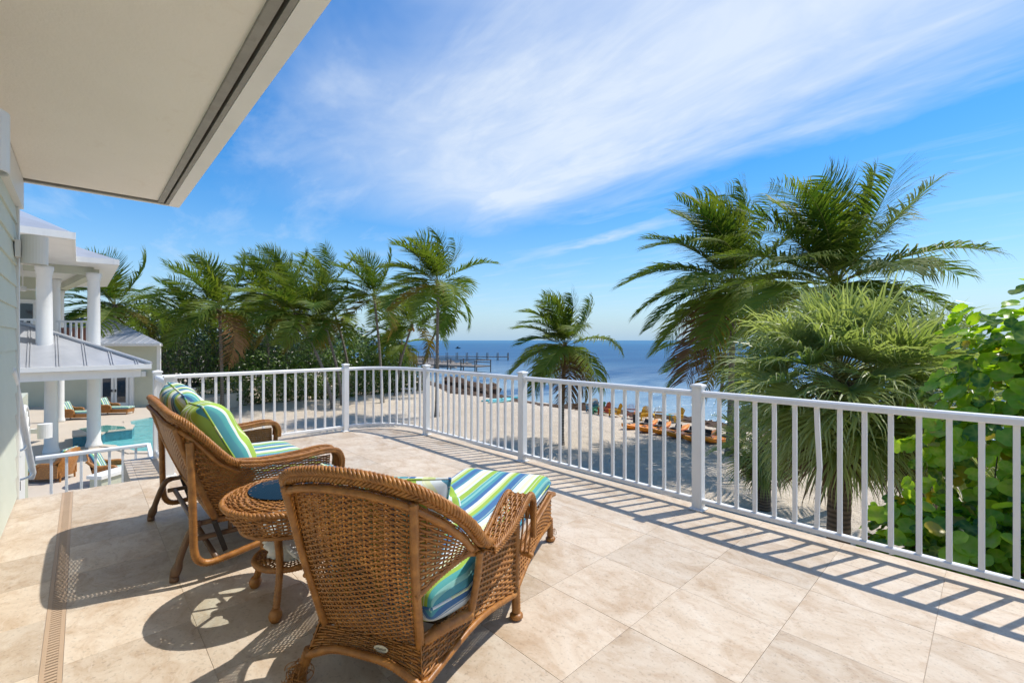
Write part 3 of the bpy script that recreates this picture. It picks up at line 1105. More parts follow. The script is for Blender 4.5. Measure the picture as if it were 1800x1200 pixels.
s0, s1 = np.array((-2.02, 0.98, -0.030)), np.array((-1.2, 0.98, -0.26))
MB().tube([s0, s1], 0.028, 4).ob('sloped_rail', M_WHITE, SR)
for k in range(5):
    q = s0 + (s1 - s0) * (k + 0.3) / 5
    MB().box((q[0], q[1], q[2] - 0.30), (0.025, 0.025, 0.58)).ob('baluster', M_WHITE, SR)

# wall handrail
HR = thing('wall_handrail', 'white pipe handrail sloping down the house wall beside the stairs', 'handrail', UV(0, 0), GRID)
MB().tube([(0.10, 0.0, 1.03), (-0.02, 0.0, 1.0), (-2.05, 0.0, -0.19), (-2.06, -0.015, -0.25)], 0.026, 12).ob('pipe', M_WHITE, HR, smooth=True)
for uu, zz in ((-0.45, 0.75), (-1.25, 0.28), (-1.95, -0.13)):
    MB().tube(spline([(uu, 0.0, zz), (uu, -0.01, zz - 0.06), (uu + 0.05, -0.06, zz - 0.075), (uu + 0.1, -0.12, zz - 0.075)], 10), 0.010, 8).ob('bracket', M_WHITE, HR, smooth=True)

# ------------------------------------------------------------------ house wing: siding, eave
HOUSE = thing('house_wall', 'pale green clapboard house wall with cream stucco eave overhead', 'house', UV(0, 0), GRID)
UE = -0.25
MB().prism([(UE + 0.01, -0.25), (8.0, -0.25), (8.0, -0.012), (UE + 0.01, -0.012)], -0.1, 2.56).ob('wall', M_STUCCO, HOUSE)
MB().prism([(UE + 0.05, -0.6), (8.0, -0.6), (8.0, -0.26), (UE + 0.05, -0.26)], -4.3, -0.02).ob('lower_wall', M_STUCCO, HOUSE)
BH = 0.165
bd = MB()
prof = [(-0.010, 0.0), (0.016, 0.0), (0.003, BH + 0.012), (-0.010, BH + 0.012)]
Vb = [(x, a, z) for x in (0.0, 8.2) for a, z in prof]
bd.add(Vb, [np.array([(0, 1, 5, 4), (1, 2, 6, 5), (2, 3, 7, 6), (3, 0, 4, 7)]), np.array([(3, 2, 1, 0), (4, 5, 6, 7)])])
bd_me = bd.mesh('siding_board', M_SIDING)
for k in range(15):
    ob('siding_board', bd_me, HOUSE, (UE + 0.09, 0, 0.02 + k * BH))
MB().prism([(UE, -0.10), (UE + 0.088, -0.10), (UE + 0.088, 0.024), (UE, 0.024)], 0.0, 2.30).ob('corner_board', M_TRIM, HOUSE)
MB().prism([(UE - 0.006, -0.10), (8.0, -0.10), (8.0, 0.045), (UE - 0.006, 0.045)], 2.302, 2.536).ob('frieze_board', M_TRIM, HOUSE)
ZS = 2.54
MB().prism([(UE + 0.062, 0.0), (8.0, 0.0), (8.0, 0.905), (UE + 0.062, 0.905)], ZS, ZS + 0.03).ob('soffit', M_SOFFIT, HOUSE)
MB().prism([(UE + 0.23, 0.048), (8.0, 0.048), (8.0, 0.735), (UE + 0.23, 0.735)], ZS - 0.0035, ZS + 0.01).ob('soffit_panel', M_SOFFIT, HOUSE)
trk = MB()
trk.prism([(UE + 0.075, 0.895), (8.0, 0.895), (8.0, 0.935), (UE + 0.075, 0.935)], ZS - 0.018, ZS + 0.02)
trk.ob('screen_track', M_TRACK, HOUSE)
MB().prism([(UE + 0.055, 0.936), (8.0, 0.936), (8.0, 0.950), (UE + 0.055, 0.950)], ZS + 0.012, ZS + 0.02).ob('track_slot', M_GAPSHADE, HOUSE)
MB().prism([(UE + 0.055, 0.951), (8.0, 0.951), (8.0, 0.975), (UE + 0.055, 0.975)], ZS - 0.020, ZS + 0.02).ob('screen_track', M_TRACK, HOUSE)
MB().prism([(UE + 0.046, 0.0), (UE + 0.062, 0.0), (UE + 0.062, 0.95), (UE + 0.046, 0.95)], ZS + 0.008, ZS + 0.02).ob('end_slot', M_GAPSHADE, HOUSE)
MB().prism([(UE + 0.030, 0.0), (UE + 0.045, 0.0), (UE + 0.045, 0.975), (UE + 0.030, 0.975)], ZS - 0.014, ZS + 0.02).ob('end_track', M_TRACK, HOUSE)
MB().prism([(UE, 0.0), (UE + 0.029, 0.0), (UE + 0.029, 0.977), (8.0, 0.977), (8.0, 1.062), (UE, 1.062)], ZS - 0.022, ZS + 0.03).ob('fascia_base', M_TRIM, HOUSE)
MB().prism([(UE + 0.004, -0.2), (8.0, -0.2), (8.0, 1.058), (UE + 0.004, 1.058)], ZS + 0.031, ZS + 0.28).ob('fascia', M_TRIM, HOUSE)
MB().slab([(UE - 0.05, 1.12, ZS + 0.285), (8.0, 1.12, ZS + 0.285), (8.0, -1.6, ZS + 1.3), (UE - 0.05, -1.6, ZS + 1.3)], 0.03).ob('roof', M_ROOF, HOUSE)


def sconce(u, z, label):
    t = thing('wall_lamp', label, 'wall lamp', UV(u, 0.016, z), GRID, 'wall lamps on the clapboard')
    MB().box((0, 0.015, 0.0), (0.11, 0.03, 0.13)).ob('back_plate', M_TRIM, t)
    MB().box((-0.12, 0.05, 0.0), (0.20, 0.05, 0.07)).ob('arm', M_TRIM, t)
    a = MB()
    n = 28
    an = np.linspace(0, 2 * np.pi, n, endpoint=False)
    ring = lambda r, zz: [(r * math.cos(q), 0.100 + r * math.sin(q), zz) for q in an]
    rings = [ring(0.074, -0.11), ring(0.077, -0.107), ring(0.077, 0.107), ring(0.074, 0.11), ring(0.070, 0.107), ring(0.070, -0.105)]
    V = [q for r_ in rings for q in r_]
    F = [(i * n + j, i * n + (j + 1) % n, ((i + 1) % 6) * n + (j + 1) % n, ((i + 1) % 6) * n + j) for i in range(6) for j in range(n)]
    a.add(V, [np.array(F)])
    a.ob('shade', M_TRIM, t, smooth=False)
    MB().lathe([(0.03, -0.06), (0.035, 0.0), (0.03, 0.05)], (0, 0.100, 0), 12).ob('bulb', M_CLOTH, t)
    return t


sconce(-0.03, 1.95, 'white drum wall lamp on the clapboard near the house corner')
sconce(2.62, 1.97, 'white drum wall lamp cut by the photo edge below the eave')

# ================================================================== ground, sea
Z_SAND, Z_SEA, Z_POOL = -4.25, -4.72, -3.05


def shore_s(x, y):
    x = np.asarray(x, float); y = np.asarray(y, float)
    bulge = np.clip((-5.0 - x) * 0.75, 0, 60)
    wob = 0.7 * np.sin(x * 0.31 + 1.0) + 0.4 * np.sin(x * 0.83)
    return 0.705 * x + 0.709 * y - 31.4 - bulge + wob * 0.5


def hnoise(x, y):
    return (np.sin(x * 1.7 + 0.6 * np.sin(y * 0.9)) * np.sin(y * 1.3 + 0.7 * np.sin(x * 1.1)) * 0.5
            + np.sin(x * 4.1 + y * 1.2) * np.sin(y * 3.7 - x * 0.8) * 0.3
            + np.sin(x * 9.3 - y * 2.2) * np.sin(y * 8.1 + x * 3.1) * 0.18)


xs = np.concatenate((np.linspace(-400, -60, 25), np.linspace(-58, -12, 90), np.linspace(-11.6, 24, 210), np.linspace(25, 70, 40), np.linspace(80, 300, 12)))
ys = np.concatenate((np.linspace(-80, 2, 20), np.linspace(3, 50, 260), np.linspace(51, 120, 70), np.linspace(125, 420, 40)))
X, Y = np.meshgrid(xs, ys, indexing='ij')
S_ = shore_s(X, Y)
Zg = Z_SAND - np.clip((S_ + 1.5) * 0.13, 0, 4.0) + 0.05 * hnoise(X, Y) * np.clip((60 - np.abs(Y - 20)) / 40, 0, 1) + 0.06 * np.sin(X * 0.37) * np.sin(Y * 0.29)
nx_, ny_ = X.shape
i = np.arange(nx_ - 1)[:, None]; j = np.arange(ny_ - 1)[None, :]
fq = np.stack((i * ny_ + j, (i + 1) * ny_ + j, (i + 1) * ny_ + j + 1, i * ny_ + j + 1), -1).reshape(-1, 4)
tag(ob('ground', make_mesh('ground', np.stack((X, Y, Zg), -1).reshape(-1, 3), [fq], [M_SAND], True)), kind='structure')
SEA = MB()
SEA.add([(-30000, -3000, Z_SEA), (30000, -3000, Z_SEA), (30000, 40000, Z_SEA), (-30000, 40000, Z_SEA)], [np.array([(0, 1, 2, 3)])])
tag(SEA.ob('sea', M_SEA), kind='structure')

# ------------------------------------------------------------------ pool terrace
pd = [(-9.6, 9.0), (-9.9, 13.2), (-22.6, 30.0), (-22.6, 60), (-60, 60), (-60, 0), (-4.0, 0), (-4.6, 2.6)]
POOLDECK = ob('pool_terrace', MB().prism(pd, -4.4, Z_POOL).mesh('pool_terrace', M_PATIO))
tag(POOLDECK, kind='structure')
# sheets of water a little above the paving, inside raised copings
pool_poly = [G(223, 741, Z_POOL), G(262, 734, Z_POOL), G(300, 734, Z_POOL), G(300, 796, Z_POOL), G(232, 796, Z_POOL), G(195, 785, Z_POOL), G(150, 782, Z_POOL), G(158, 770, Z_POOL), G(228, 765, Z_POOL)]
PL = ob('swimming_pool', MB().prism([(q.x, q.y) for q in pool_poly], Z_POOL + 0.004, Z_POOL + 0.012).mesh('swimming_pool', M_POOL))
tag(PL, 'turquoise swimming pool set in the stone terrace', 'pool')
cp = MB()
pp = [(q.x, q.y) for q in pool_poly]
for k in range(len(pp)):
    a, b = np.array(pp[k - 1]), np.array(pp[k])
    d = b - a; L = np.linalg.norm(d)
    cp.box(((a[0] + b[0]) / 2, (a[1] + b[1]) / 2, Z_POOL + 0.02), (L + 0.2, 0.28, 0.05 + 0.001 * k), math.atan2(d[1], d[0]))
cp.ob('coping', M_PATIO, PL)
SPA = thing('spa', 'raised spa with tiled wall and overflow beside the pool', 'spa', (0, 0, Z_POOL))
sp_out = [G(128, 753, Z_POOL + 0.45), G(205, 742, Z_POOL + 0.45), G(236, 746, Z_POOL + 0.45), G(232, 753, Z_POOL + 0.45), G(186, 758, Z_POOL + 0.45), G(180, 762, Z_POOL + 0.45), G(128, 766, Z_POOL + 0.45)]
MB().prism([(q.x, q.y) for q in sp_out], 0, 0.40).ob('tiled_wall', M_TILEB, SPA)
c0 = np.mean([(q.x, q.y) for q in sp_out], 0)
MB().prism([tuple(c0 + (np.array((q.x, q.y)) - c0) * 1.02) for q in sp_out], 0.401, 0.45).ob('coping', M_PATIO, SPA)
MB().prism([tuple(c0 + (np.array((q.x, q.y)) - c0) * np.array((0.80, 0.55))) for q in sp_out], 0.452, 0.457).ob('water', pmat('spa_water', f_paint((0.11, 0.33, 0.28), 0.2, 2), rough=0.06), SPA)

# ------------------------------------------------------------------ far pool house
PH = thing('pool_house', 'pale green pool house with grey metal roof and french doors', 'building', (0, 0, 0))
D0 = 29.5
xr, xl = P(283, 700, D0).x, P(105, 700, D0).x - 3.0
ztop = 0.86
MB().prism([(xl, D0), (xr, D0), (xr - 6.5, D0 + 7), (xl, D0 + 7)], Z_POOL, ztop).ob('wall', M_STUCCO, PH)
MB().prism([(xl - .2, D0 - .25), (xr + .3, D0 - .25), (xr - 6.3, D0 + 7.2), (xl - .2, D0 + 7.2)], ztop + 0.001, ztop + 0.18).ob('eave', M_TRIM, PH)
MB().box((xr - 0.12, D0 - 0.02, (Z_POOL + ztop) / 2), (0.24, 0.06, ztop - Z_POOL - 0.01)).ob('corner_board', M_TRIM, PH)
zr = ztop + 2.0
e0, e1, e2, e3 = (xl - 0.3, D0 - 0.35, ztop + 0.185), (xr + 0.35, D0 - 0.35, ztop + 0.185), (xr - 6.2, D0 + 7.3, ztop + 0.185), (xl - 0.3, D0 + 7.3, ztop + 0.185)
r0, r1 = (xl - 0.3, D0 + 3.5, zr), (xr - 6.4, D0 + 3.5, zr)
rf = MB(); rf.slab([e0, e1, r1, r0], 0.05); rf.slab([e1, e2, r1], 0.05); rf.slab([e2, e3, r0, r1], 0.05)
rfo = rf.ob('roof', M_ROOF, PH)
for k in range(26):
    x = xr + 0.2 - k * 0.52
    f = min(1.0, max(0.0, (e1[0] - x) / (e1[0] - r1[0])))
    y1, z1 = e0[1] + (3.85) * f, e0[2] + (zr - e0[2]) * f
    if f < 0.03: continue
    MB().tube([(x, e0[1], e0[2] + 0.015), (x, y1, z1 + 0.015)], 0.022, 4).ob('seam', M_ROOF, rfo)
MB().box(((xl + xr) / 2, D0 - 0.43, ztop + 0.11), (xr - xl + 0.6, 0.13, 0.13)).ob('gutter', M_TRIM, PH)
for a, b in ((178, 202), (203, 228)):
    xa, xb = P(a, 0, D0).x, P(b, 0, D0).x
    d = MB().box(((xa + xb) / 2, D0 - 0.05, Z_POOL + 1.36), (xb - xa - 0.02, 0.08, 2.70)).ob('door', M_TRIM, PH)
    MB().box(((xa + xb) / 2, D0 - 0.095, Z_POOL + 1.43), ((xb - xa) * 0.60, 0.02, 2.26)).ob('pane', M_PANE, d)
    hx = xb - 0.1 if a == 178 else xa + 0.1
    MB().box((hx, D0 - 0.12, Z_POOL + 1.05), (0.05, 0.06, 0.16)).ob('handle', M_BLACK, d)
xa, xb = P(176, 0, D0).x, P(236, 0, D0).x
MB().box((xb - 0.12, D0 - 0.04, Z_POOL + 1.4), (0.26, 0.10, 2.78)).ob('door_frame', M_TRIM, PH)
MB().box(((xa + xb) / 2, D0 - 0.04, Z_POOL + 2.86), (xb - xa, 0.11, 0.2)).ob('door_frame', M_TRIM, PH)
for pxs, lab in ((137, 'small white wall lamp on the pool house wall behind the chaise with a raised back'), (253, 'small white wall lamp on the pool house wall beside the french doors')):
    q = P(pxs, 657, D0 - 0.1)
    t = thing('wall_lamp', lab, 'wall lamp', q)
    MB().lathe([(0.13, -0.17), (0.135, 0.0), (0.13, 0.17)], (0, -0.02, 0), 14).ob('shade', M_TRIM, t)
    MB().box((0, 0.07, 0), (0.12, 0.05, 0.2)).ob('back_plate', M_TRIM, t)
# pale roof of a further house
FH = thing('far_house', 'white house roof showing behind the pool house under palms', 'building', (0, 0, 0))
MB().prism([(-52, 46), (-37.5, 46), (-41, 50), (-52, 50)], Z_SAND, 2.2).ob('wall', M_TRIM, FH)
MB().slab([(-53, 45.5, 2.2), (-37, 45.5, 2.2), (-41, 50, 4.0), (-53, 50, 4.0)], 0.1).ob('roof', M_TRIM, FH)
# small white gate between pool house and garden
GT = thing('garden_gate', 'small white picket gate behind the railing beside the pool house', 'gate', P(322, 712, 33) )
for k in range(9):
    MB().box((-0.8 + k * 0.2, 0, 0.55), (0.06, 0.05, 1.3)).ob('picket', M_WHITE, GT)
MB().box((0, 0, 1.22), (1.8, 0.07, 0.08)).ob('top_rail', M_WHITE, GT)
MB().box((0, 0, 0.15), (1.8, 0.07, 0.08)).ob('bottom_rail', M_WHITE, GT)

# ------------------------------------------------------------------ porch wing of the neighbouring part of the house
PW = thing('porch_wing', 'white columned two storey porch wing with grey metal roofs', 'building', (0, 0, 0))


def column(px, D, z0, z1, r):
    x = (px - 900) / FPX * D
    c_ = MB().lathe([(r * 1.25, z0), (r * 1.25, z0 + 0.10), (r * 1.08, z0 + 0.2), (r, z0 + 0.32), (r * 0.97, (z0 + z1) / 2), (r * 0.88, z1 - 0.32), (r * 1.0, z1 - 0.28), (r * 1.0, z1 - 0.2), (r * 1.12, z1 - 0.12), (r * 1.12, z1)], (x, D, 0), 28).ob('column', M_TRIM, PW, smooth=False)
    for p_ in c_.data.polygons:
        p_.use_smooth = len(p_.vertices) == 4 and abs(p_.normal.z) < 0.5
    return c_


column(165, 18.4, Z_POOL, 3.96, 0.215)
column(90, 17.3, Z_POOL, 0.6, 0.20)
column(78, 16.3, 0.4, 3.9, 0.225)
column(99, 19.6, 0.5, 3.9, 0.145)
column(107, 24.0, Z_POOL, 3.9, 0.14)
ZU = 4.3
K = [P(-40, 395, 800 * (ZU - 1.25) / 203), P(126, 416, 800 * (ZU - 1.25) / 182), P(129, 456, 800 * (ZU - 1.25) / 142), P(205, 462, 800 * (ZU - 1.25) / 136), P(185, 501, 800 * (ZU - 1.25) / 97)]


def strip_along(p, q, wv, wz, dz=0.0, ext=0.0):
    p = np.array((p[0], p[1])); q = np.array((q[0], q[1])); d = q - p; L = np.linalg.norm(d)
    m = (p + q) / 2
    return (m[0], m[1], dz), (L + ext, wv, wz), math.atan2(d[1], d[0])


far_in = [(K[0].x - 6, K[0].y + 3), (K[4].x - 6, K[4].y)]
MB().prism([(q.x, q.y) for q in K] + [(-38, 26), (-38, 10)], ZU - 0.10, ZU - 0.02).ob('porch_ceiling', M_TRIM, PW)
for k in range(4):
    ce, si, an = strip_along(K[k], K[k + 1], 0.16, 0.2 + 0.004 * k, ZU + 0.02, 0.16)
    MB().box(ce, si, an).ob('gutter', M_TRIM, PW)


def roof_over(pts, pitch, depth, name='roof'):
    """one hip plane rising inward (to -x) from an eave line"""
    a, b = np.array((pts[0][0], pts[0][1], pts[0][2])), np.array((pts[1][0], pts[1][1], pts[1][2]))
    n = np.array(pts[2], float)
    return MB().slab([a, b, b + n * 1.0 + np.array((0, 0, pitch)), a + n * 1.0 + np.array((0, 0, pitch))], 0.05)


zz = ZU + 0.13
h1 = Vector((K[1].x - 9.0, K[1].y, zz + 2.9)); h3 = Vector((K[3].x - 8.0, K[3].y, zz + 2.6))
a = MB()
a.slab([(K[0].x, K[0].y, zz), (K[1].x, K[1].y, zz), h1], 0.05)
a.slab([(K[1].x, K[1].y, zz), (K[2].x, K[2].y, zz), (K[2].x - 6.0, K[2].y + 3.0, zz + 2.9), h1], 0.05)
a.ob('upper_roof', M_ROOF, PW)
a = MB()
a.slab([(K[2].x, K[2].y, zz), (K[3].x, K[3].y, zz), h3], 0.05)
a.slab([(K[3].x, K[3].y, zz), (K[4].x, K[4].y, zz), (K[4].x - 4, K[4].y, zz + 2.0), h3], 0.05)
a.ob('upper_roof', M_ROOF, PW)
# beams under the ceiling
for p_, q_ in (((165, 18.6), (40, 17.2)), ((165, 18.9), (104, 25.0))):
    A_, B_ = P(p_[0], 0, p_[1]), P(q_[0], 0, q_[1])
    ce, si, an = strip_along(A_, B_, 0.34, 0.3, 4.06)
    MB().box(ce, si, an).ob('beam', M_STUCCO, PW)
# upstairs wall with a window, floor, and balustrade
A_, B_ = Vector((-27.0, 17.0, 0)), Vector((-22.5, 21.5, 0))
ce, si, an = strip_along(A_, B_, 0.25, 3.4, 2.55)
MB().box(ce, si, an).ob('upper_wall', M_STUCCO, PW)
q = P(47, 510, 24.4); 
wn = MB().box((-22.71 + 0.12, 21.29 - 0.12, 2.05), (0.62, 0.12, 2.2), an).ob('window', M_TRIM, PW)
MB().box((-22.71 + 0.17, 21.29 - 0.17, 2.05), (0.42, 0.06, 1.8), an).ob('pane', M_PANE, wn)
ce, si, an2 = strip_along(P(20, 0, 17.6), P(163, 0, 18.5), 2.0, 0.25, 0.86)
MB().box((ce[0] - 0.8, ce[1] + 0.9, ce[2]), si, an2).ob('porch_floor', M_TRIM, PW)
bp0, bp1 = P(100, 0, 18.6), P(158, 0, 18.8)
for (pa, da), (pb, db), n in (((100, 18.6), (158, 18.8), 6), ((26, 16.9), (62, 17.1), 3)):
    a_, b_ = P(pa, 0, da), P(pb, 0, db)
    ce, si, an2 = strip_along(a_, b_, 0.08, 0.08, 2.02)
    MB().box(ce, si, an2).ob('balcony_rail', M_WHITE, PW)
    for k in range(n):
        f = (k + 0.5) / n
        MB().box((a_.x + (b_.x - a_.x) * f, a_.y + (b_.y - a_.y) * f, 1.5), (0.055, 0.055, 1.0), an2).ob('balcony_baluster', M_WHITE, PW)
    ce, si, an2 = strip_along(P(pa, 0, da + 1.0), P(pb, 0, db + 1.0), 0.1, 0.75, 1.42)
    MB().box(ce, si, an2).ob('shaded_panel', M_BROWN, PW)
# ceiling fan
cf = P(40, 510, 19.0)
fan = thing('ceiling_fan', 'pale ceiling fan hanging under the upstairs porch roof', 'fan', (cf.x, cf.y, cf.z + 0.05))
MB().lathe([(0.02, 0.9), (0.02, 0.12), (0.12, 0.1), (0.14, -0.05), (0.05, -0.1)], (0, 0, 0), 12).ob('motor', M_TRIM, fan)
for k in range(5):
    an2 = k * 2 * math.pi / 5 + 0.3
    MB().box((0.45 * math.cos(an2), 0.45 * math.sin(an2), 0.0), (0.62, 0.14, 0.02), an2).ob('blade', M_TRIM, fan)

# low porch roof with gutter: a hip seen from its end
ZE = 0.336
E1 = P(266, 641, 17.0); E0 = P(34, 648, 14.6); E1.z = E0.z = ZE
Em = E0 + (E0 - E1) * 0.8
H = Vector((-18.6, 17.0, 1.95))
far = E1 + Vector((-U2[0], -U2[1], 0)) * 5.0
PR = thing('lower_porch', 'grey standing seam metal porch roof with long white gutter', 'porch', (0, 0, 0))
a = MB(); a.slab([Em, E1, H, H + (E0 - E1) * 0.9], 0.06); a.slab([E1, far, H], 0.06)
pro = a.ob('roof_panel', M_ROOF, PR)
dirv_ = (E1 - E0)
nrm = (H - E1) - dirv_ * ((H - E1).dot(dirv_) / dirv_.length_squared)
for k in range(9):
    f = 0.12 + k * 0.205
    s = E1 - dirv_ * f
    # seam runs straight up the slope until it meets the hip
    hipf = min(1.0, f / ((E1 - H).dot(dirv_) / dirv_.length_squared + 1e-6))
    tp = s + nrm * min(1.0, hipf)
    up = Vector((0, 0, 0.03))
    for off in (-0.035, 0.035):
        o3 = dirv_.normalized() * off
        MB().tube([s + up + o3, tp + up + o3], 0.018, 4).ob('seam', M_ROOF, pro)
MB().tube([E1 + Vector((0, 0, 0.05)), H + Vector((0, 0, 0.05))], 0.07, 6).ob('hip_cap', M_ROOF, PR)
ce, si, an = strip_along(Em, E1, 0.16, 0.16, ZE - 0.05)
MB().box(ce, si, an).ob('gutter', M_TRIM, PR)
inn = Vector((-U2[0], -U2[1], 0))
ce, si, an = strip_along(Em + inn * 0.25, E1 + inn * 0.3, 0.25, 0.3, ZE - 0.29, -0.6)
MB().box(ce, si, an).ob('beam', M_TRIM, PR)
MB().slab([Em + Vector((0, 0, -0.14)), E1 + Vector((0, 0, -0.14)), E1 + inn * 4.6 + Vector((0, 0, -0.14)), Em + inn * 4.6 + Vector((0, 0, -0.14))], 0.03).ob('porch_ceiling', M_TRIM, PR)

# lower wall of the near house beyond the stairs, with a white door
LW = thing('lower_house_wall', 'pale green lower house wall with white door below the stairs', 'house', UV(0, 0), GRID)
MB().prism([(-8.2, -0.75), (-2.6, -0.75), (-2.6, -0.40), (-8.2, -0.40)], Z_POOL, 0.20).ob('wall', M_STUCCO, LW)
dd = MB().prism([(-6.4, -0.40), (-5.2, -0.40), (-5.2, -0.33), (-6.4, -0.33)], Z_POOL, -0.55).ob('door', M_TRIM, LW)
for z in (-2.6, -1.8, -1.0):
    MB().box((-5.24, -0.32, z), (0.03, 0.03, 0.14)).ob('hinge', M_BLACK, dd)
MB().prism([(-3.9, -0.40), (-3.2, -0.40), (-3.2, -0.36), (-3.9, -0.36)], -2.2, -0.9).ob('window', M_PANE, LW)
# scalloped shell arch above the door
sh = MB()
for k in range(9):
    an = R(4 + k * 21.5)
    sh.tube([(-5.8, -0.30, -0.52), (-5.8 + 0.62 * math.cos(an), -0.30, -0.52 + 0.62 * math.sin(an))], 0.030, 6)
sh.tube([(-5.8 + 0.68 * math.cos(q), -0.30, -0.52 + 0.68 * math.sin(q)) for q in np.linspace(0, math.pi, 24)], 0.035, 6)
sh.ob('shell_arch', M_TRIM, LW)
t = thing('wall_lamp', 'white drum wall lamp low on the wall below the stairs', 'wall lamp', P(79, 757, 8.3))
MB().lathe([(0.1, -0.13), (0.1, 0.13)], (0, 0, 0), 20).ob('shade', M_TRIM, t)
MB().box((-0.16, -0.02, 0), (0.2, 0.06, 0.08)).ob('arm', M_TRIM, t)

# low garden wall on the terrace
LWA = thing('low_wall', 'low pale green stucco wall with white cap on the terrace', 'wall', (0, 0, Z_POOL))
q0, q1 = P(168, 830, 11.0), P(262, 812, 12.4)
ce, si, an = strip_along(q0, q1, 0.32, 0.95, 0.475)
MB().box(ce, si, an).ob('wall', M_STUCCO, LWA)
MB().box((ce[0], ce[1], 0.99), (si[0] + 0.08, 0.42, 0.08), an).ob('cap', M_TRIM, LWA)

# ================================================================== terrace furniture
def mirror_x(pts):
    return [(-p[0], p[1], p[2]) for p in pts]


def cushion(name, parent, W, L, T, mat, fn=None, p=8.0, q=2.6, seed=0, wrinkle=0.0, nx=30, ny=40, pipe=0.0055, phase=0.0):
    V, F, s, seam = pillow_geo(W, L, T, p, q, nx, ny, seed, wrinkle)
    if fn is not None:
        V = fn(V); seam = fn(seam)
    o = MB().add(V, F, s + phase).ob(name, mat, parent, smooth=True, attr='stripe')
    if pipe:
        Vt, Ft = tube_geo(seam, pipe, 6, closed=True)
        sx_ = np.repeat(np.linspace(0, 1, len(seam)) * 0.9, 6)
        MB().add(Vt, Ft, sx_).ob('piping', mat, o, smooth=True, attr='stripe')
    return o


def turned_leg(mb, top, bot, r=0.021):
    """wrapped cane leg with a swollen foot"""
    top = np.array(top, float); bot = np.array(bot, float)
    wrapped(mb, [top, bot + (top - bot) * 0.12], r, straight=True)
    d = (bot - top) / np.linalg.norm(bot - top)
    L = np.linalg.norm(bot - top)
    zz = np.array((0.80, 0.84, 0.88, 0.93, 0.97, 1.0))
    rr = np.array((1.0, 1.35, 1.5, 1.5, 1.3, 0.95)) * r
    mb.tube(top + d * L * zz[:, None], rr, 10)


# ---- chaise longue: x to its right, y towards its foot, z up
CH_O = (-0.5125, 1.583)
CH_A = -R(19.0)
CHAISE = thing('chaise_longue', 'brown wicker chaise longue seen from behind with striped seat cushion', 'chaise longue', (CH_O[0], CH_O[1], 0), CH_A)
rimR = [(0.0, -0.125, 0.815), (0.13, -0.115, 0.806), (0.25, -0.085, 0.775), (0.325, -0.01, 0.708), (0.357, 0.09, 0.62), (0.368, 0.17, 0.535), (0.370, 0.24, 0.50)]
rim = mirror_x(rimR[:0:-1]) + rimR
rim_s = spline(rim, 121)
topc = rim_s[(rim_s[:, 0] > -0.262) & (rim_s[:, 0] < 0.262)] - np.array((0, -0.012, 0.034))
xb = np.linspace(-0.205, 0.205, len(topc))
botc = np.stack((xb, 0.045 - 0.012 * (1 - (xb / 0.205) ** 2), np.full(len(xb), 0.205)), 1)
bl = lambda u, v: np.stack((0 * u, -0.030 * np.sin(np.pi * v) * np.sin(np.pi * u) - 0.012 * np.sin(np.pi * v), 0 * u), 1)
m = MB()
weave(m, lerp_surface(botc, topc, bl), 14, 60)
o = m.ob('back_weave', M_WICKER, CHAISE, smooth=True); o['kind'] = 'stuff'
# apron below the back, flaring out
ap_bot = np.stack((np.linspace(-0.235, 0.235, 25), np.full(25, -0.012), 0.115 + 0.055 * np.cos(np.linspace(-1, 1, 25) * np.pi / 2) ** 0.8), 1)
ap_top = np.stack((np.linspace(-0.205, 0.205, 25), np.full(25, 0.030), np.full(25, 0.21)), 1)
m = MB()
weave(m, lerp_surface(ap_bot, ap_top), 12, 10)
# flared sides of the base
for sx in (-1, 1):
    sb = np.stack((sx * np.linspace(0.235, 0.352, 20), np.linspace(-0.012, 0.60, 20), 0.115 + 0.05 * np.sin(np.linspace(0, np.pi, 20))), 1)
    stp = np.stack((sx * np.linspace(0.205, 0.345, 20), np.linspace(0.03, 0.60, 20), np.linspace(0.25, 0.27, 20)), 1)
    weave(m, lerp_surface(sb, stp), 16, 12)
o = m.ob('base_weave', M_WICKER, CHAISE, smooth=True); o['kind'] = 'stuff'
# wings with the opening, and side panels up to the arm
m = MB()
for sx in (-1, 1):
    wt = rim_s[(rim_s[:, 0] >= 0.25) & (rim_s[:, 1] <= 0.215)] - np.array((0.012, 0, 0.03))
    n = len(wt)
    f = np.linspace(0, 1, n)
    wb = np.stack((0.225 + (0.335 - 0.225) * f, -0.03 + 0.235 * f, 0.415 + 0.065 * np.sin(f * np.pi / 2) - 0.0 * f), 1)
    wt = wt * np.array((sx, 1, 1)); wb = wb * np.array((sx, 1, 1))
    weave(m, lerp_surface(wb, wt), 8, 24)
    # side panel between the wing post and the arm front
    n = 16; f = np.linspace(0, 1, n)
    pt = np.stack((np.full(n, 0.352), 0.205 + 0.40 * f, 0.475 + 0.055 * f ** 1.5), 1) * np.array((sx, 1, 1))
    pb = np.stack((0.305 + 0.04 * f, 0.205 + 0.40 * f, np.full(n, 0.26)), 1) * np.array((sx, 1, 1))
    weave(m, lerp_surface(pb, pt), 12, 20)
o = m.ob('side_weave', M_WICKER, CHAISE, smooth=True); o['kind'] = 'stuff'
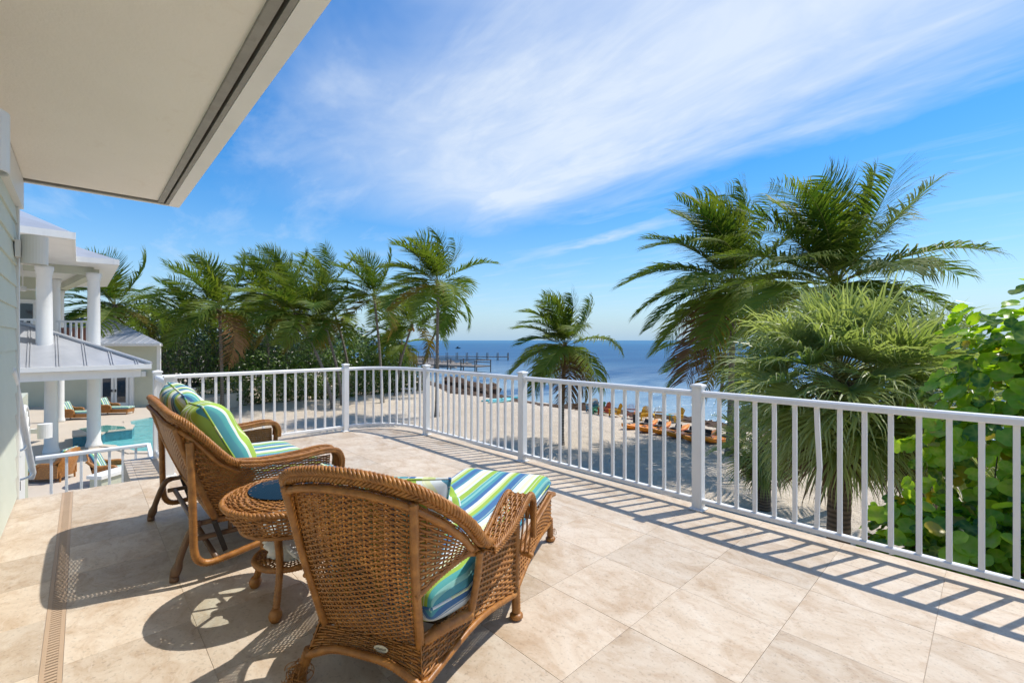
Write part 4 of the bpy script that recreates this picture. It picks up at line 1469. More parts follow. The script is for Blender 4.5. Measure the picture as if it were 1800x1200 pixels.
# arms: woven tops curling down at the front
for sx in (-1, 1):
    m = MB()
    cpath = spline([(0.368, 0.20, 0.492), (0.37, 0.32, 0.502), (0.37, 0.45, 0.533), (0.37, 0.56, 0.563), (0.37, 0.625, 0.557), (0.37, 0.655, 0.515), (0.37, 0.66, 0.44)], 30)
    wd = 0.052 * (0.65 + 0.35 * np.clip(np.linspace(0, 1, 30) * 2.2, 0, 1))
    aL = cpath - np.stack((wd, 0 * wd, 0 * wd), 1); aR = cpath + np.stack((wd, 0 * wd, 0 * wd), 1)
    weave(m, lerp_surface(aL * np.array((sx, 1, 1)), aR * np.array((sx, 1, 1))), 16, 9, fill=0.48)
    o = m.ob('arm_weave', M_WICKER, CHAISE, smooth=True); o['kind'] = 'stuff'
    m = MB()
    for e_ in (aL, aR):
        full_e = np.concatenate((e_, [[e_[-1][0], 0.655, 0.36], [e_[-1][0], 0.64, 0.27]])) * np.array((sx, 1, 1))
        braid(m, full_e[::3], 0.0105, side=(1, 0, 0.2))
    # upright strands of the arm front
    for k in range(5):
        x = sx * (0.330 + 0.02 * k)
        m.tube([(x, 0.655, 0.53), (x, 0.652, 0.40), (x - sx * 0.01, 0.640, 0.29)], 0.0045, 5)
    wrapped(m, [(sx * 0.31, 0.645, 0.275), (sx * 0.37, 0.65, 0.282), (sx * 0.42, 0.645, 0.275)], 0.014)
    m.ob('arm_frame', M_WICKER, CHAISE, smooth=True)
# rim
m = MB()
braid(m, [tuple(p) for p in rim_s[::4]] , 0.0175, n=140, side=(0, 0.95, 0.3))
m.ob('rim', M_WICKER, CHAISE, smooth=True)
# cane frame
m = MB()
tb = rim_s * np.array((0.955, 1, 1)) - np.array((0, 0.012, 0.044))
wrapped(m, [tuple(p) for p in tb[8:-8:6]], 0.013)
for sx in (-1, 1):
    wrapped(m, [(sx * 0.255, -0.098, 0.745), (sx * 0.226, -0.040, 0.48), (sx * 0.198, 0.040, 0.19)], 0.0165)
    wrapped(m, [(sx * 0.357, 0.185, 0.49), (sx * 0.335, 0.20, 0.36), (sx * 0.312, 0.195, 0.235)], 0.0145)
    wrapped(m, [(sx * 0.222, -0.035, 0.412), (sx * 0.262, 0.055, 0.452), (sx * 0.315, 0.150, 0.486), (sx * 0.338, 0.195, 0.478)], 0.0125)
    wrapped(m, [(sx * 0.205, 0.045, 0.222), (sx * 0.26, 0.11, 0.245), (sx * 0.315, 0.20, 0.252)], 0.022)
    wrapped(m, [(sx * 0.24, -0.014, 0.115), (sx * 0.30, 0.30, 0.163), (sx * 0.352, 0.60, 0.118)], 0.013)
    wrapped(m, [(sx * 0.352, 0.62, 0.545), (sx * 0.350, 0.62, 0.30), (sx * 0.347, 0.615, 0.12)], 0.016)
wrapped(m, [(-0.24, -0.016, 0.112), (-0.12, -0.018, 0.162), (0.0, -0.020, 0.172), (0.12, -0.018, 0.162), (0.24, -0.016, 0.112)], 0.0145)
m.ob('frame', M_WICKER, CHAISE, smooth=True)
# foot section
m = MB()
FY0, FY1 = 0.62, 1.44
for sx in (-1, 1):
    n = 24; f = np.linspace(0, 1, n)
    x = sx * (0.345 - 0.045 * f)
    pt = np.stack((x, FY0 + (FY1 - FY0) * f, 0.275 + 0.012 * f), 1)
    pb = np.stack((x, FY0 + (FY1 - FY0) * f, 0.115 + 0.045 * np.sin(np.pi * f)), 1)
    weave(m, lerp_surface(pb, pt), 22, 14)
n = 16; f = np.linspace(0, 1, n); x = -0.30 + 0.60 * f
weave(m, lerp_surface(np.stack((x, np.full(n, FY1), 0.115 + 0.05 * np.sin(np.pi * f)), 1), np.stack((x, np.full(n, FY1), np.full(n, 0.287)), 1)), 16, 14)
o = m.ob('foot_weave', M_WICKER, CHAISE, smooth=True); o['kind'] = 'stuff'
m = MB()
edge = [(-0.345, 0.62, 0.277), (-0.322, 1.03, 0.283), (-0.302, 1.40, 0.289), (-0.28, 1.445, 0.29), (0.28, 1.445, 0.29), (0.302, 1.40, 0.289), (0.322, 1.03, 0.283), (0.345, 0.62, 0.277)]
braid(m, edge, 0.0115, n=120)
wrapped(m, [(-0.302, 1.44, 0.115), (0, 1.443, 0.166), (0.302, 1.44, 0.115)], 0.012)
for sx in (-1, 1):
    wrapped(m, [(sx * 0.345, 0.62, 0.115), (sx * 0.325, 1.03, 0.160), (sx * 0.302, 1.44, 0.115)], 0.012)
m.ob('foot_frame', M_WICKER, CHAISE, smooth=True)
MB().box((0, 0.75, 0.255), (0.50, 1.30, 0.012)).ob('seat_deck', M_WICKERDARK, CHAISE)
for top, bot in (((-0.232, -0.008, 0.13), (-0.285, -0.015, 0.0)), ((0.232, -0.008, 0.13), (0.285, -0.015, 0.0)),
                 ((-0.348, 0.615, 0.14), (-0.352, 0.612, 0.0)), ((0.348, 0.615, 0.14), (0.352, 0.612, 0.0)),
                 ((-0.298, 1.43, 0.14), (-0.302, 1.435, 0.0)), ((0.298, 1.43, 0.14), (0.302, 1.435, 0.0))):
    m = MB(); turned_leg(m, top, bot); m.ob('leg', M_WICKER, CHAISE, smooth=True)
# frayed cane hanging off the near foot
rs = np.random.RandomState(3)
m = MB()
for (cx0, cy0, cz0, n) in ((-0.272, -0.02, 0.055, 26), (0.272, -0.03, 0.06, 16), (-0.285, -0.02, 0.02, 14), (0.31, 1.43, 0.06, 6), (-0.19, 0.08, 0.235, 7)):
    for k in range(n):
        c_ = np.array((cx0, cy0, cz0)) + rs.normal(0, 0.012, 3)
        r_ = rs.uniform(0.016, 0.040); t_ = np.linspace(0, rs.uniform(3.2, 6.0), 16); ph = rs.rand() * 6.28
        a_ = rs.normal(0, 1, 3); a_ /= np.linalg.norm(a_); b_ = np.cross(a_, (0, 0, 1)); b_ /= np.linalg.norm(b_) + 1e-9; c2 = np.cross(a_, b_)
        pth = c_ + r_ * (np.cos(t_ + ph)[:, None] * b_ + np.sin(t_ + ph)[:, None] * c2 * 0.8)
        pth[:, 2] = np.maximum(pth[:, 2], 0.003)
        m.tube(pth, 0.0016, 4)
o = m.ob('frayed_cane', M_WICKER, CHAISE, smooth=True); o['kind'] = 'stuff'
# small maker's plate
pl = MB(); pl.prism([(0.030 * math.cos(q) * 0.95, 0.011 * math.sin(q)) for q in np.linspace(0, 2 * math.pi, 20, endpoint=False)], 0, 0.003)
po = pl.ob('name_plate', M_PLATE, CHAISE, loc=(0.065, 0.004, 0.19), rot=(R(74), 0, 0))
lt = MB()
for k in range(9):
    lt.box((-0.018 + k * 0.0045, 0.0007 * ((k * 7) % 3 - 1), 0.0034), (0.0024, 0.0045 + 0.001 * (k % 3), 0.0006))
lt.ob('lettering', M_BLACK, po)


def bend_seat(V):
    V = V.copy()
    y = (V[:, 1] + 0.735) * 0.965 + 0.052
    # narrower at the back of the tub, wider by the arms, slightly narrower at the foot
    k = np.interp(y, (0.04, 0.20, 0.62, 1.0, 1.47), (0.74, 1.0, 1.04, 0.98, 0.985))
    V[:, 0] *= k
    V[:, 1] = y
    V[:, 2] = V[:, 2] * np.interp(y, (0.0, 0.3, 0.7), (1.35, 1.3, 1.0)) + 0.345 - 0.02 * np.exp(-(y / 0.35) ** 2) + 0.008 * np.sin(y * 5)
    return V


cushion('seat_cushion', CHAISE, 0.60, 1.46, 0.125, M_FAB, bend_seat, p=12, q=3.2, nx=36, ny=60, seed=1, wrinkle=0.0012)


def lean_back(V):
    V = V.copy()
    x, y, z = V[:, 0], V[:, 1], V[:, 2]
    k = np.interp(y, (-0.26, 0.26), (0.74, 1.12))
    x = x * k
    th = R(76)
    Y = y * math.cos(th) * -0.62 - z * math.sin(th) * -1 + 0.055 + 0.10 * (np.abs(x) / 0.3) ** 2
    Z = y * math.sin(th) + z * 0.25 + 0.525
    return np.stack((x, Y, Z), 1)


cushion('back_cushion', CHAISE, 0.50, 0.50, 0.13, M_FAB2, lean_back, p=5, q=2.4, seed=2, wrinkle=0.004)

PIL = thing('throw_pillow', 'crumpled teal and lime striped pillow lying on the chaise seat', 'pillow', (0, 0, 0))
ca, sa = math.cos(CH_A), math.sin(CH_A)
plx, ply = -0.13, 0.62
PIL.location = (CH_O[0] + plx * ca - ply * sa, CH_O[1] + plx * sa + ply * ca, 0.405)
PIL.rotation_euler = (0, 0, CH_A + R(35))


def crumple(V):
    V = V.copy()
    x, y = V[:, 0].copy(), V[:, 1].copy()
    V[:, 2] = V[:, 2] * (1 + 0.4 * np.sin(x * 31) * np.cos(y * 27)) + 0.045 + 0.016 * np.sin(x * 46 + y * 19) + 0.012 * np.sin(y * 51 + x * 20)
    V[:, 2] = np.maximum(V[:, 2], 0.004)
    return V


cushion('cover', PIL, 0.34, 0.26, 0.10, M_FAB2, crumple, p=2.4, q=1.8, seed=4, wrinkle=0.006, phase=0.2)

# ---- glider loveseat
GL_O = (-2.046, 2.767)
GL_A = GRID
GLIDER = thing('glider_loveseat', 'brown wicker glider loveseat with striped back cushions facing the sea', 'loveseat', (GL_O[0], GL_O[1], 0), GL_A)
HW = 0.60
rr_ = [(0.0, -0.085, 0.865), (0.25, -0.085, 0.862), (0.45, -0.080, 0.855), (0.555, -0.060, 0.845), (0.605, -0.01, 0.805), (0.615, 0.07, 0.715), (0.615, 0.16, 0.615), (0.61, 0.25, 0.572), (0.61, 0.36, 0.562)]
grim = spline(mirror_x(rr_[:0:-1]) + rr_, 161)
m = MB()
tc = grim[(np.abs(grim[:, 0]) < 0.56) & (grim[:, 1] < 0.0)] - np.array((0, -0.012, 0.03))
bx_ = np.linspace(-0.53, 0.53, len(tc))
bc = np.stack((bx_, np.full(len(bx_), 0.115), np.full(len(bx_), 0.285)), 1)
weave(m, lerp_surface(bc, tc, lambda u, v: np.stack((0 * u, -0.02 * np.sin(np.pi * v), 0 * u), 1)), 32, 52)
o = m.ob('back_weave', M_WICKER, GLIDER, smooth=True); o['kind'] = 'stuff'
m = MB()
for sx in (-1, 1):
    st_ = grim[(grim[:, 0] > 0.56)]
    st_ = st_[st_[:, 1] > -0.062]
    fr = np.array([(0.612, 0.50, 0.566), (0.612, 0.62, 0.572), (0.612, 0.70, 0.570)])
    tp_ = resample(np.concatenate((st_, fr)), 40) - np.array((0.016, 0, 0.025))
    f = np.linspace(0, 1, 40)
    bt_ = np.stack((0.535 + 0.03 * f, 0.115 + 0.58 * f, np.full(40, 0.285)), 1)
    s3 = np.array((sx, 1, 1))
    weave(m, lerp_surface(bt_ * s3, tp_ * s3), 24, 34)
o = m.ob('side_weave', M_WICKER, GLIDER, smooth=True); o['kind'] = 'stuff'
for sx in (-1, 1):
    m = MB()
    cpath = spline([(0.612, 0.20, 0.590), (0.614, 0.34, 0.575), (0.615, 0.50, 0.578), (0.615, 0.64, 0.590), (0.615, 0.715, 0.580), (0.615, 0.745, 0.540), (0.615, 0.745, 0.47)], 34)
    wd = 0.055 * (0.55 + 0.45 * np.clip(np.linspace(0, 1, 34) * 2.4, 0, 1))
    aL = cpath - np.stack((wd, 0 * wd, 0 * wd), 1); aR = cpath + np.stack((wd, 0 * wd, 0 * wd), 1)
    s3 = np.array((sx, 1, 1))
    weave(m, lerp_surface(aL * s3, aR * s3), 20, 9, fill=0.48)
    o = m.ob('arm_weave', M_WICKER, GLIDER, smooth=True); o['kind'] = 'stuff'
    m = MB()
    for e_ in (aL, aR):
        fe = np.concatenate((e_, [[e_[-1][0], 0.735, 0.38], [e_[-1][0], 0.72, 0.29]])) * s3
        braid(m, fe[::3], 0.0105, side=(1, 0, 0.2))
    # front panel under the arm
    n = 6
    for k in range(n):
        x = sx * (0.575 + 0.016 * k)
        m.tube([(x, 0.742, 0.55), (x, 0.735, 0.42), (x, 0.722, 0.29)], 0.006, 5)
    m.ob('arm_frame', M_WICKER, GLIDER, smooth=True)
m = MB()
braid(m, [tuple(p) for p in grim[::5]], 0.0175, n=190, side=(0, 0.95, 0.3))
m.ob('rim', M_WICKER, GLIDER, smooth=True)
m = MB()
wrapped(m, [tuple(p) for p in (grim * np.array((0.965, 1, 1)) - np.array((0, 0.012, 0.045)))[6:-6:8]], 0.013)
wrapped(m, [(-0.54, 0.115, 0.283), (0, 0.115, 0.28), (0.54, 0.115, 0.283)], 0.018, straight=True)
for sx in (-1, 1):
    wrapped(m, [(sx * 0.545, 0.10, 0.285), (sx * 0.575, 0.40, 0.288), (sx * 0.59, 0.71, 0.290)], 0.017)
    wrapped(m, [(sx * 0.555, -0.07, 0.80), (sx * 0.55, 0.005, 0.56), (sx * 0.54, 0.11, 0.29)], 0.017)
wrapped(m, [(-0.59, 0.715, 0.285), (0, 0.72, 0.28), (0.59, 0.715, 0.285)], 0.017, straight=True)
m.ob('frame', M_WICKER, GLIDER, smooth=True)
MB().box((0, 0.41, 0.305), (1.08, 0.60, 0.014)).ob('seat_deck', M_WICKERDARK, GLIDER)
# swinging side frames (cane tubes) that carry the seat
for sx in (-1, 1):
    m = MB()
    x = sx * 0.605
    wrapped(m, [(x, -0.015, 0.73), (x, -0.005, 0.50), (x, 0.0, 0.30), (x, 0.005, 0.17), (x, 0.025, 0.115), (x, 0.07, 0.092), (x, 0.16, 0.10), (x, 0.36, 0.128), (x, 0.56, 0.128), (x, 0.63, 0.15), (x * 0.99, 0.66, 0.22), (x * 0.98, 0.68, 0.30)], 0.0195)
    m.ob('swing_frame', M_WICKER, GLIDER, smooth=True)
# standing base: feet, runners, links
m = MB()
for sx, fx in ((-1, -0.60), (1, 0.50)):
    x = sx * 0.53
    for y0, y1 in ((-0.065, 0.045), (0.78, 0.66)):
        m2 = MB()
        pts = [(x, y1, 0.285), (x, y1 - (y1 - y0) * 0.35, 0.265), (x + 0.6 * (fx - x), y0 + (y1 - y0) * 0.35, 0.17), (fx, y0, 0.03)]
        sp_ = spline(pts, 24)
        m2.tube(sp_, np.interp(np.linspace(0, 1, 24), (0, 0.75, 0.88, 1), (0.0175, 0.0175, 0.026, 0.022)), 10)
        m2.lathe([(0.018, 0.0), (0.022, 0.004), (0.022, 0.03)], (fx, y0, 0), 12)
        m2.ob('foot', M_BRONZE, GLIDER, smooth=True)
    m.tube([(x, 0.03, 0.283), (x, 0.67, 0.283)], 0.0145, 8)
    m.tube([(x, 0.02, 0.205), (x, 0.70, 0.205)], 0.0145, 8)
    m.tube([(x, 0.18, 0.285), (x, 0.18, 0.20)], 0.012, 8)
    m.tube([(x, 0.52, 0.285), (x, 0.52, 0.20)], 0.012, 8)
m.tube([(-0.53, 0.06, 0.20), (0.53, 0.06, 0.20)], 0.0145, 8)
m.tube([(-0.53, 0.64, 0.20), (0.53, 0.64, 0.20)], 0.0145, 8)
m.tube([(-0.605, 0.10, 0.11), (0.605, 0.10, 0.11)], 0.0145, 8)
m.tube([(-0.605, 0.56, 0.125), (0.605, 0.56, 0.125)], 0.0145, 8)
m.ob('base_frame', M_BRONZE, GLIDER, smooth=True)
for sx in (-1, 1):
    for y0, y1 in ((0.10, 0.15), (0.50, 0.55)):
        m2 = MB()
        m2.tube([(sx * 0.565, y0, 0.285), (sx * 0.565, y1, 0.118)], 0.017, 4, flat=0.5)
        m2.lathe([(0.014, 0), (0.014, 0.012)], (sx * 0.565, y0, 0.28), 10)
        m2.ob('link', M_BLACK, GLIDER)


def seat_fn(cx):
    def f(V):
        V = V.copy(); V[:, 0] += cx; V[:, 1] += 0.475; V[:, 2] += 0.385 + 0.01 * np.sin(V[:, 1] * 4)
        return V
    return f


def back_fn(cx, tilt, lift, ry=0.0, yo=0.0):
    def f(V):
        V = V.copy()
        x, y, z = V[:, 0].copy(), V[:, 1].copy(), V[:, 2].copy()
        c_, s_ = math.cos(ry), math.sin(ry)
        x, y = x * c_ - y * s_, x * s_ + y * c_
        th = R(tilt)
        # sits against the back: y goes up, z (puff) forward; upper part slumps
        Yp = -y * math.cos(th) + z * math.sin(th) + 0.14 + yo
        Zp = y * math.sin(th) + z * math.cos(th) + lift
        return np.stack((x + cx, Yp, Zp), 1)
    return f


cushion('seat_cushion', GLIDER, 1.06, 0.60, 0.145, M_FAB, seat_fn(0.0), p=14, q=3.2, nx=56, ny=36, seed=6, wrinkle=0.0012)
cushion('back_cushion', GLIDER, 0.54, 0.50, 0.23, M_FAB3, back_fn(0.275, 64, 0.655, R(4), 0.03), p=4.0, q=2.2, seed=7, wrinkle=0.005, phase=0.20)
cushion('back_cushion', GLIDER, 0.54, 0.52, 0.20, M_FAB, back_fn(-0.285, 70, 0.69, R(-5), -0.02), p=4.5, q=2.3, seed=8, wrinkle=0.005, phase=0.06)

# ---- round side table
TB = (-1.08, 2.25)
TABLE = thing('side_table', 'round wicker side table with glass top between loveseat and chaise', 'side table', (TB[0], TB[1], 0))


def ring_surface(prof):
    """closed ring surface from a (r, z) profile; u around, v along the profile"""
    pr = np.array(prof, float); s = np.linspace(0, 1, len(pr))
    def S(u, v):
        r = np.interp(v, s, pr[:, 0]); z = np.interp(v, s, pr[:, 1]); a = 2 * np.pi * np.asarray(u)
        return np.stack((r * np.cos(a), r * np.sin(a), z), 1)
    return S


m = MB()
weave(m, ring_surface([(0.165, 0.515), (0.22, 0.522), (0.265, 0.517), (0.290, 0.500)]), 44, 11, fill=0.49)
weave(m, ring_surface([(0.296, 0.492), (0.285, 0.455), (0.255, 0.415), (0.225, 0.375)]), 44, 12)
o = m.ob('top_weave', M_WICKER, TABLE, smooth=True); o['kind'] = 'stuff'
m = MB()
an = np.linspace(0, 2 * np.pi, 90, endpoint=False)
circ = lambda r, z, n=90: np.stack((r * np.cos(np.linspace(0, 2 * np.pi, n)), r * np.sin(np.linspace(0, 2 * np.pi, n)), np.full(n, z)), 1)
rope(m, circ(0.298, 0.495), 0.014)
rope(m, circ(0.170, 0.510), 0.010)
wrapped(m, circ(0.224, 0.368), 0.012, straight=True)
for k in range(3):
    a0 = R(20 + 60 * k)
    m.tube([(0.2 * math.cos(a0), 0.2 * math.sin(a0), 0.495), (-0.2 * math.cos(a0), -0.2 * math.sin(a0), 0.495)], 0.009, 6)
m.ob('top_rim', M_WICKER, TABLE, smooth=True)
MB().lathe([(0.196, 0.524), (0.1985, 0.526), (0.1985, 0.530), (0.196, 0.532)], (0, 0, 0), 56).ob('glass_top', M_GLASS, TABLE)
# lower shelf
m = MB()
weave(m, ring_surface([(0.03, 0.205), (0.10, 0.207), (0.160, 0.205)]), 26, 12, fill=0.5)
o = m.ob('shelf_weave', M_WICKER, TABLE, smooth=True); o['kind'] = 'stuff'
m = MB()
wrapped(m, circ(0.168, 0.198), 0.015, straight=True)
m.lathe([(0.035, 0.198), (0.035, 0.208)], (0, 0, 0), 12)
m.ob('shelf_rim', M_WICKER, TABLE, smooth=True)
for a0 in (166, -83, 42):
    c_, s_ = math.cos(R(a0)), math.sin(R(a0))
    m = MB()
    turned_leg(m, (0.195 * c_, 0.195 * s_, 0.375), (0.172 * c_, 0.172 * s_, 0.20), 0.0165)
    m = MB()
    wrapped(m, [(0.205 * c_, 0.205 * s_, 0.38), (0.178 * c_, 0.178 * s_, 0.26), (0.182 * c_, 0.182 * s_, 0.17), (0.222 * c_, 0.222 * s_, 0.04)], 0.0175)
    m.tube(np.array([(0.219 * c_, 0.219 * s_, 0.055), (0.223 * c_, 0.223 * s_, 0.042), (0.227 * c_, 0.227 * s_, 0.028), (0.229 * c_, 0.229 * s_, 0.014), (0.23 * c_, 0.23 * s_, 0.0)]), np.array((0.019, 0.027, 0.029, 0.026, 0.017)), 10)
    m.ob('leg', M_WICKER, TABLE, smooth=True)

# white cotton bag on the shelf: crumpled closed mesh
BAG = thing('cotton_bag', 'crumpled white cotton cloth on the lower shelf of the side table', 'cloth', (TB[0] + 0.02, TB[1] - 0.035, 0.214))
bm = bmesh.new()
bmesh.ops.create_icosphere(bm, subdivisions=5, radius=1.0)
for q in bm.verts:
    d = q.co.copy()
    f = 1 + 0.26 * math.sin(d.x * 6 + d.z * 5) * math.sin(d.y * 6 + 1) + 0.15 * math.sin(d.z * 11 + d.x * 9 + d.y * 7) + 0.06 * math.sin(d.y * 23 + d.z * 17) + 0.18 * max(0, d.x) ** 3 + 0.05 * abs(math.sin(d.x * 15 - d.z * 11))
    q.co = (d.x * 0.12 * f, d.y * 0.095 * f, max(-0.072, d.z * 0.125 * f) + 0.072)
me = bpy.data.meshes.new('cloth'); bm.to_mesh(me); bm.free(); me.materials.append(M_CLOTH)
for p_ in me.polygons: p_.use_smooth = True
ob('cloth', me, BAG)

# ================================================================== plants
WIND = np.array((-1.0, -0.12, 0.10))
UPV = np.array((0, 0, 1.0))


def frond_mesh(d0, side0, length, rs, nl, lmax, wmax, droop, wind, limp, lw=3, rr=0.022):
    """one feather frond starting at the origin in direction d0; returns an MB (material 0 leaflets, 1 rib)"""
    K = 16
    t = d0 / np.linalg.norm(d0)
    pts = [np.zeros(3)]; tans = [t]
    seg = length / K
    for i in range(K):
        f = (i + 1) / K
        t = t + np.array((0, 0, -1.0)) * droop * f * 0.20 + WIND * wind * f * 0.10
        t = t / np.linalg.norm(t)
        pts.append(pts[-1] + t * seg); tans.append(t)
    pts = np.array(pts); tans = np.array(tans)
    mb = MB()
    mb.tube(pts, np.linspace(rr, rr * 0.15, K + 1), 4, mi=1)
    n = nl
    ss = np.linspace(0.13, 1.0, n) ** 0.95
    V = []; Fq = []; Ft = []; A = []
    side = side0 / np.linalg.norm(side0)
    for sgn in (-1, 1):
        s = np.clip(ss + rs.uniform(-0.5, 0.5, n) * 0.6 / n, 0.1, 1.0)
        x = s * K
        i0 = np.minimum(x.astype(int), K - 1); fr = (x - i0)[:, None]
        p = pts[i0] * (1 - fr) + pts[i0 + 1] * fr
        tn = tans[i0] * (1 - fr) + tans[i0 + 1] * fr
        sd = np.cross(tn, np.cross(np.broadcast_to(side, tn.shape), tn)); sd /= np.linalg.norm(sd, axis=1)[:, None] + 1e-9
        nr = np.cross(sd, tn) ; nr *= np.sign(nr[:, 2:3] + 1e-6)
        L = lmax * (0.30 + 0.70 * np.sin(np.pi * np.clip(s * 0.80 + 0.13, 0, 1)) ** 0.8) * rs.uniform(0.8, 1.12, n)
        L *= np.where(rs.rand(n) < 0.05, 0.35, 1.0)
        fwd = 0.22 + 0.75 * s
        d = sd * sgn + tn * fwd[:, None] + nr * 0.16 + rs.normal(0, 0.10, (n, 3))
        d /= np.linalg.norm(d, axis=1)[:, None]
        wdt = wmax * (0.55 + 0.45 * np.sin(np.pi * s)) * rs.uniform(0.8, 1.15, n)
        cur = p.copy(); dd = d.copy()
        base = len(V) and sum(len(q) for q in V) or 0
        rows = []
        prof = (0.55, 1.0, 0.72, 0.0) if lw == 3 else (0.7, 0.9, 0.0)
        segs = len(prof) - 1
        for k in range(segs + 1):
            wv = np.cross(dd, nr); wv /= np.linalg.norm(wv, axis=1)[:, None] + 1e-9
            # leaflets hang edge-on a little: twist the blade
            wv = wv * 0.85 + nr * 0.45 * sgn
            hw = (wdt * prof[k] * 0.5)[:, None]
            if k < segs:
                rows.append(cur - wv * hw); rows.append(cur + wv * hw)
            else:
                rows.append(cur)
            if k < segs:
                cur = cur + dd * (L / segs)[:, None]
                g = limp * (0.30 + 0.50 * k) * rs.uniform(0.6, 1.4, (n, 1))
                dd = dd + np.array((0, 0, -1.0)) * g * (1.0 - 0.55 * abs(d0[2])) + WIND * wind * 0.24 * (k + 1)
                dd /= np.linalg.norm(dd, axis=1)[:, None]
        R_ = np.stack(rows, 1)             # n, rows, 3
        m = R_.shape[1]
        idx = (np.arange(n) * m)[:, None]
        q = []
        for k in range(segs - 1):
            q.append(np.concatenate((idx + 2 * k, idx + 2 * k + 1, idx + 2 * k + 3, idx + 2 * k + 2), 1))
        tr = np.concatenate((idx + 2 * (segs - 1), idx + 2 * (segs - 1) + 1, idx + 2 * segs), 1)
        av = np.tile(np.concatenate([np.repeat(np.arange(segs) / segs, 2), [1.0]]), n)
        mb.add(R_.reshape(-1, 3), [np.concatenate(q), tr], av, mi=0)
    return mb


def coconut_palm(label, base, top, nf=24, flen=3.6, seed=0, nl=46, lmax=0.85, wmax=0.055, wind=1.0, r0=0.17, cat='palm tree', group=None, coco=None, spread=1.0, yellow=0.14, dry=1, lw=2, dk=1.0):
    rs = np.random.RandomState(seed)
    base = v3(base); top = v3(top)
    root = thing('coconut_palm', label, cat, tuple(base), 0, group)
    d = top - base
    mid = base + d * 0.5 + np.array((-d[1], d[0], 0)) * 0.03 + np.array((d[0], d[1], 0)) * -0.16
    pth = spline([base - np.array((0, 0, 0.3)), base + np.array((d[0] * .03, d[1] * .03, d[2] * 0.08)), mid, top], 40) - base
    f = np.linspace(0, 1, 40)
    rad = r0 * (0.62 + 0.75 * np.exp(-f * 14) + 0.06 * np.sin(f * 160) * 0.4) * (1 - 0.18 * f)
    MB().tube(pth, rad, 12).ob('trunk', M_TRUNK, root, smooth=True)
    tp = top - base
    tdir = pth[-1] - pth[-3]; tdir /= np.linalg.norm(tdir)
    # crown shaft of fibre and old leaf bases
    MB().tube([tp - tdir * 0.35, tp, tp + tdir * 0.25], [r0 * 0.55, r0 * 0.95, r0 * 0.35], 10).ob('crown_shaft', M_TRUNKD, root, smooth=True)
    ga = 2.399963
    for k in range(nf):
        q = k / (nf - 1)                        # 0 youngest, 1 oldest
        az = k * ga + rs.uniform(-0.25, 0.25)
        el = R(87 - 118 * q ** 1.05 * spread) + rs.uniform(-0.10, 0.10)
        L = flen * (0.86 + 0.14 * min(1, q * 3)) * rs.uniform(0.9, 1.06)
        h = np.array((math.cos(az), math.sin(az), 0))
        d0 = h * math.cos(el) + UPV * math.sin(el)
        d0 = d0 + WIND * 0.12 * wind
        side0 = np.cross(d0, UPV)
        if np.linalg.norm(side0) < 0.15:
            side0 = np.array((math.sin(az), -math.cos(az), 0))
        droop = (0.10 + 0.24 * rs.rand() + 0.62 * q * q) * dk
        mb = frond_mesh(d0, side0, L, rs, nl, lmax * (L / flen), wmax, droop, wind * rs.uniform(0.6, 1.3), 0.62 + 0.4 * rs.rand() + 0.45 * q, lw)
        if q > 1 - yellow and rs.rand() < 0.75:
            mt = M_FROND_Y
        else:
            mt = M_FROND
        if dry and k >= nf - dry:
            mt = M_FROND_D
        mb.ob('frond', [mt, M_RACHIS], root, attr='tip', loc=tuple(tp + tdir * 0.1))
    if coco:
        n, mt = coco
        for k in range(n):
            a = rs.rand() * 6.28; rr = r0 * 0.9 + rs.rand() * 0.22
            c = MB().lathe([(0.02, -0.14), (0.075, -0.11), (0.105, -0.02), (0.09, 0.08), (0.03, 0.13)], (0, 0, 0), 9)
            c.ob('coconut', mt, root, smooth=True, loc=(tp[0] + rr * math.cos(a), tp[1] + rr * math.sin(a), tp[2] - 0.22 - rs.rand() * 0.35), rot=(rs.rand() - 0.5, rs.rand() - 0.5, 0))
    return root


def gz(px, D):
    return np.array(((px - 900) / FPX * D, D, Z_SAND))


# --- beach palms
coconut_palm('young coconut palm standing alone on the sand in front of the sea', gz(987, 23.9), P(993, 612, 23.9), 24, 3.2, 11, 60, 1.3, 0.066, 0.9, 0.20, coco=None, dry=1, yellow=0.12, lw=3, dk=1.7, spread=1.1)
coconut_palm('tall coconut palm with green coconuts between railing post and fan palm', gz(1283, 21.8), P(1291, 505, 21.6), 34, 5.3, 21, 70, 1.75, 0.080, 1.0, 0.24, coco=(9, M_COCO_G), yellow=0.06, lw=3, dk=1.7, spread=1.08)
coconut_palm('short young coconut palm tucked under the tall one by the water', gz(1262, 25.5), P(1275, 628, 25.0), 20, 3.8, 23, 54, 1.15, 0.07, 0.7, 0.16, dry=0, yellow=0.1, lw=3, dk=1.4)
coconut_palm('large dark coconut palm rising behind the fan palm', gz(1476, 14.6), P(1470, 505, 14.4), 32, 3.7, 37, 62, 1.5, 0.060, 0.5, 0.22, yellow=0.0, dry=0, spread=0.90, lw=3, dk=1.0)
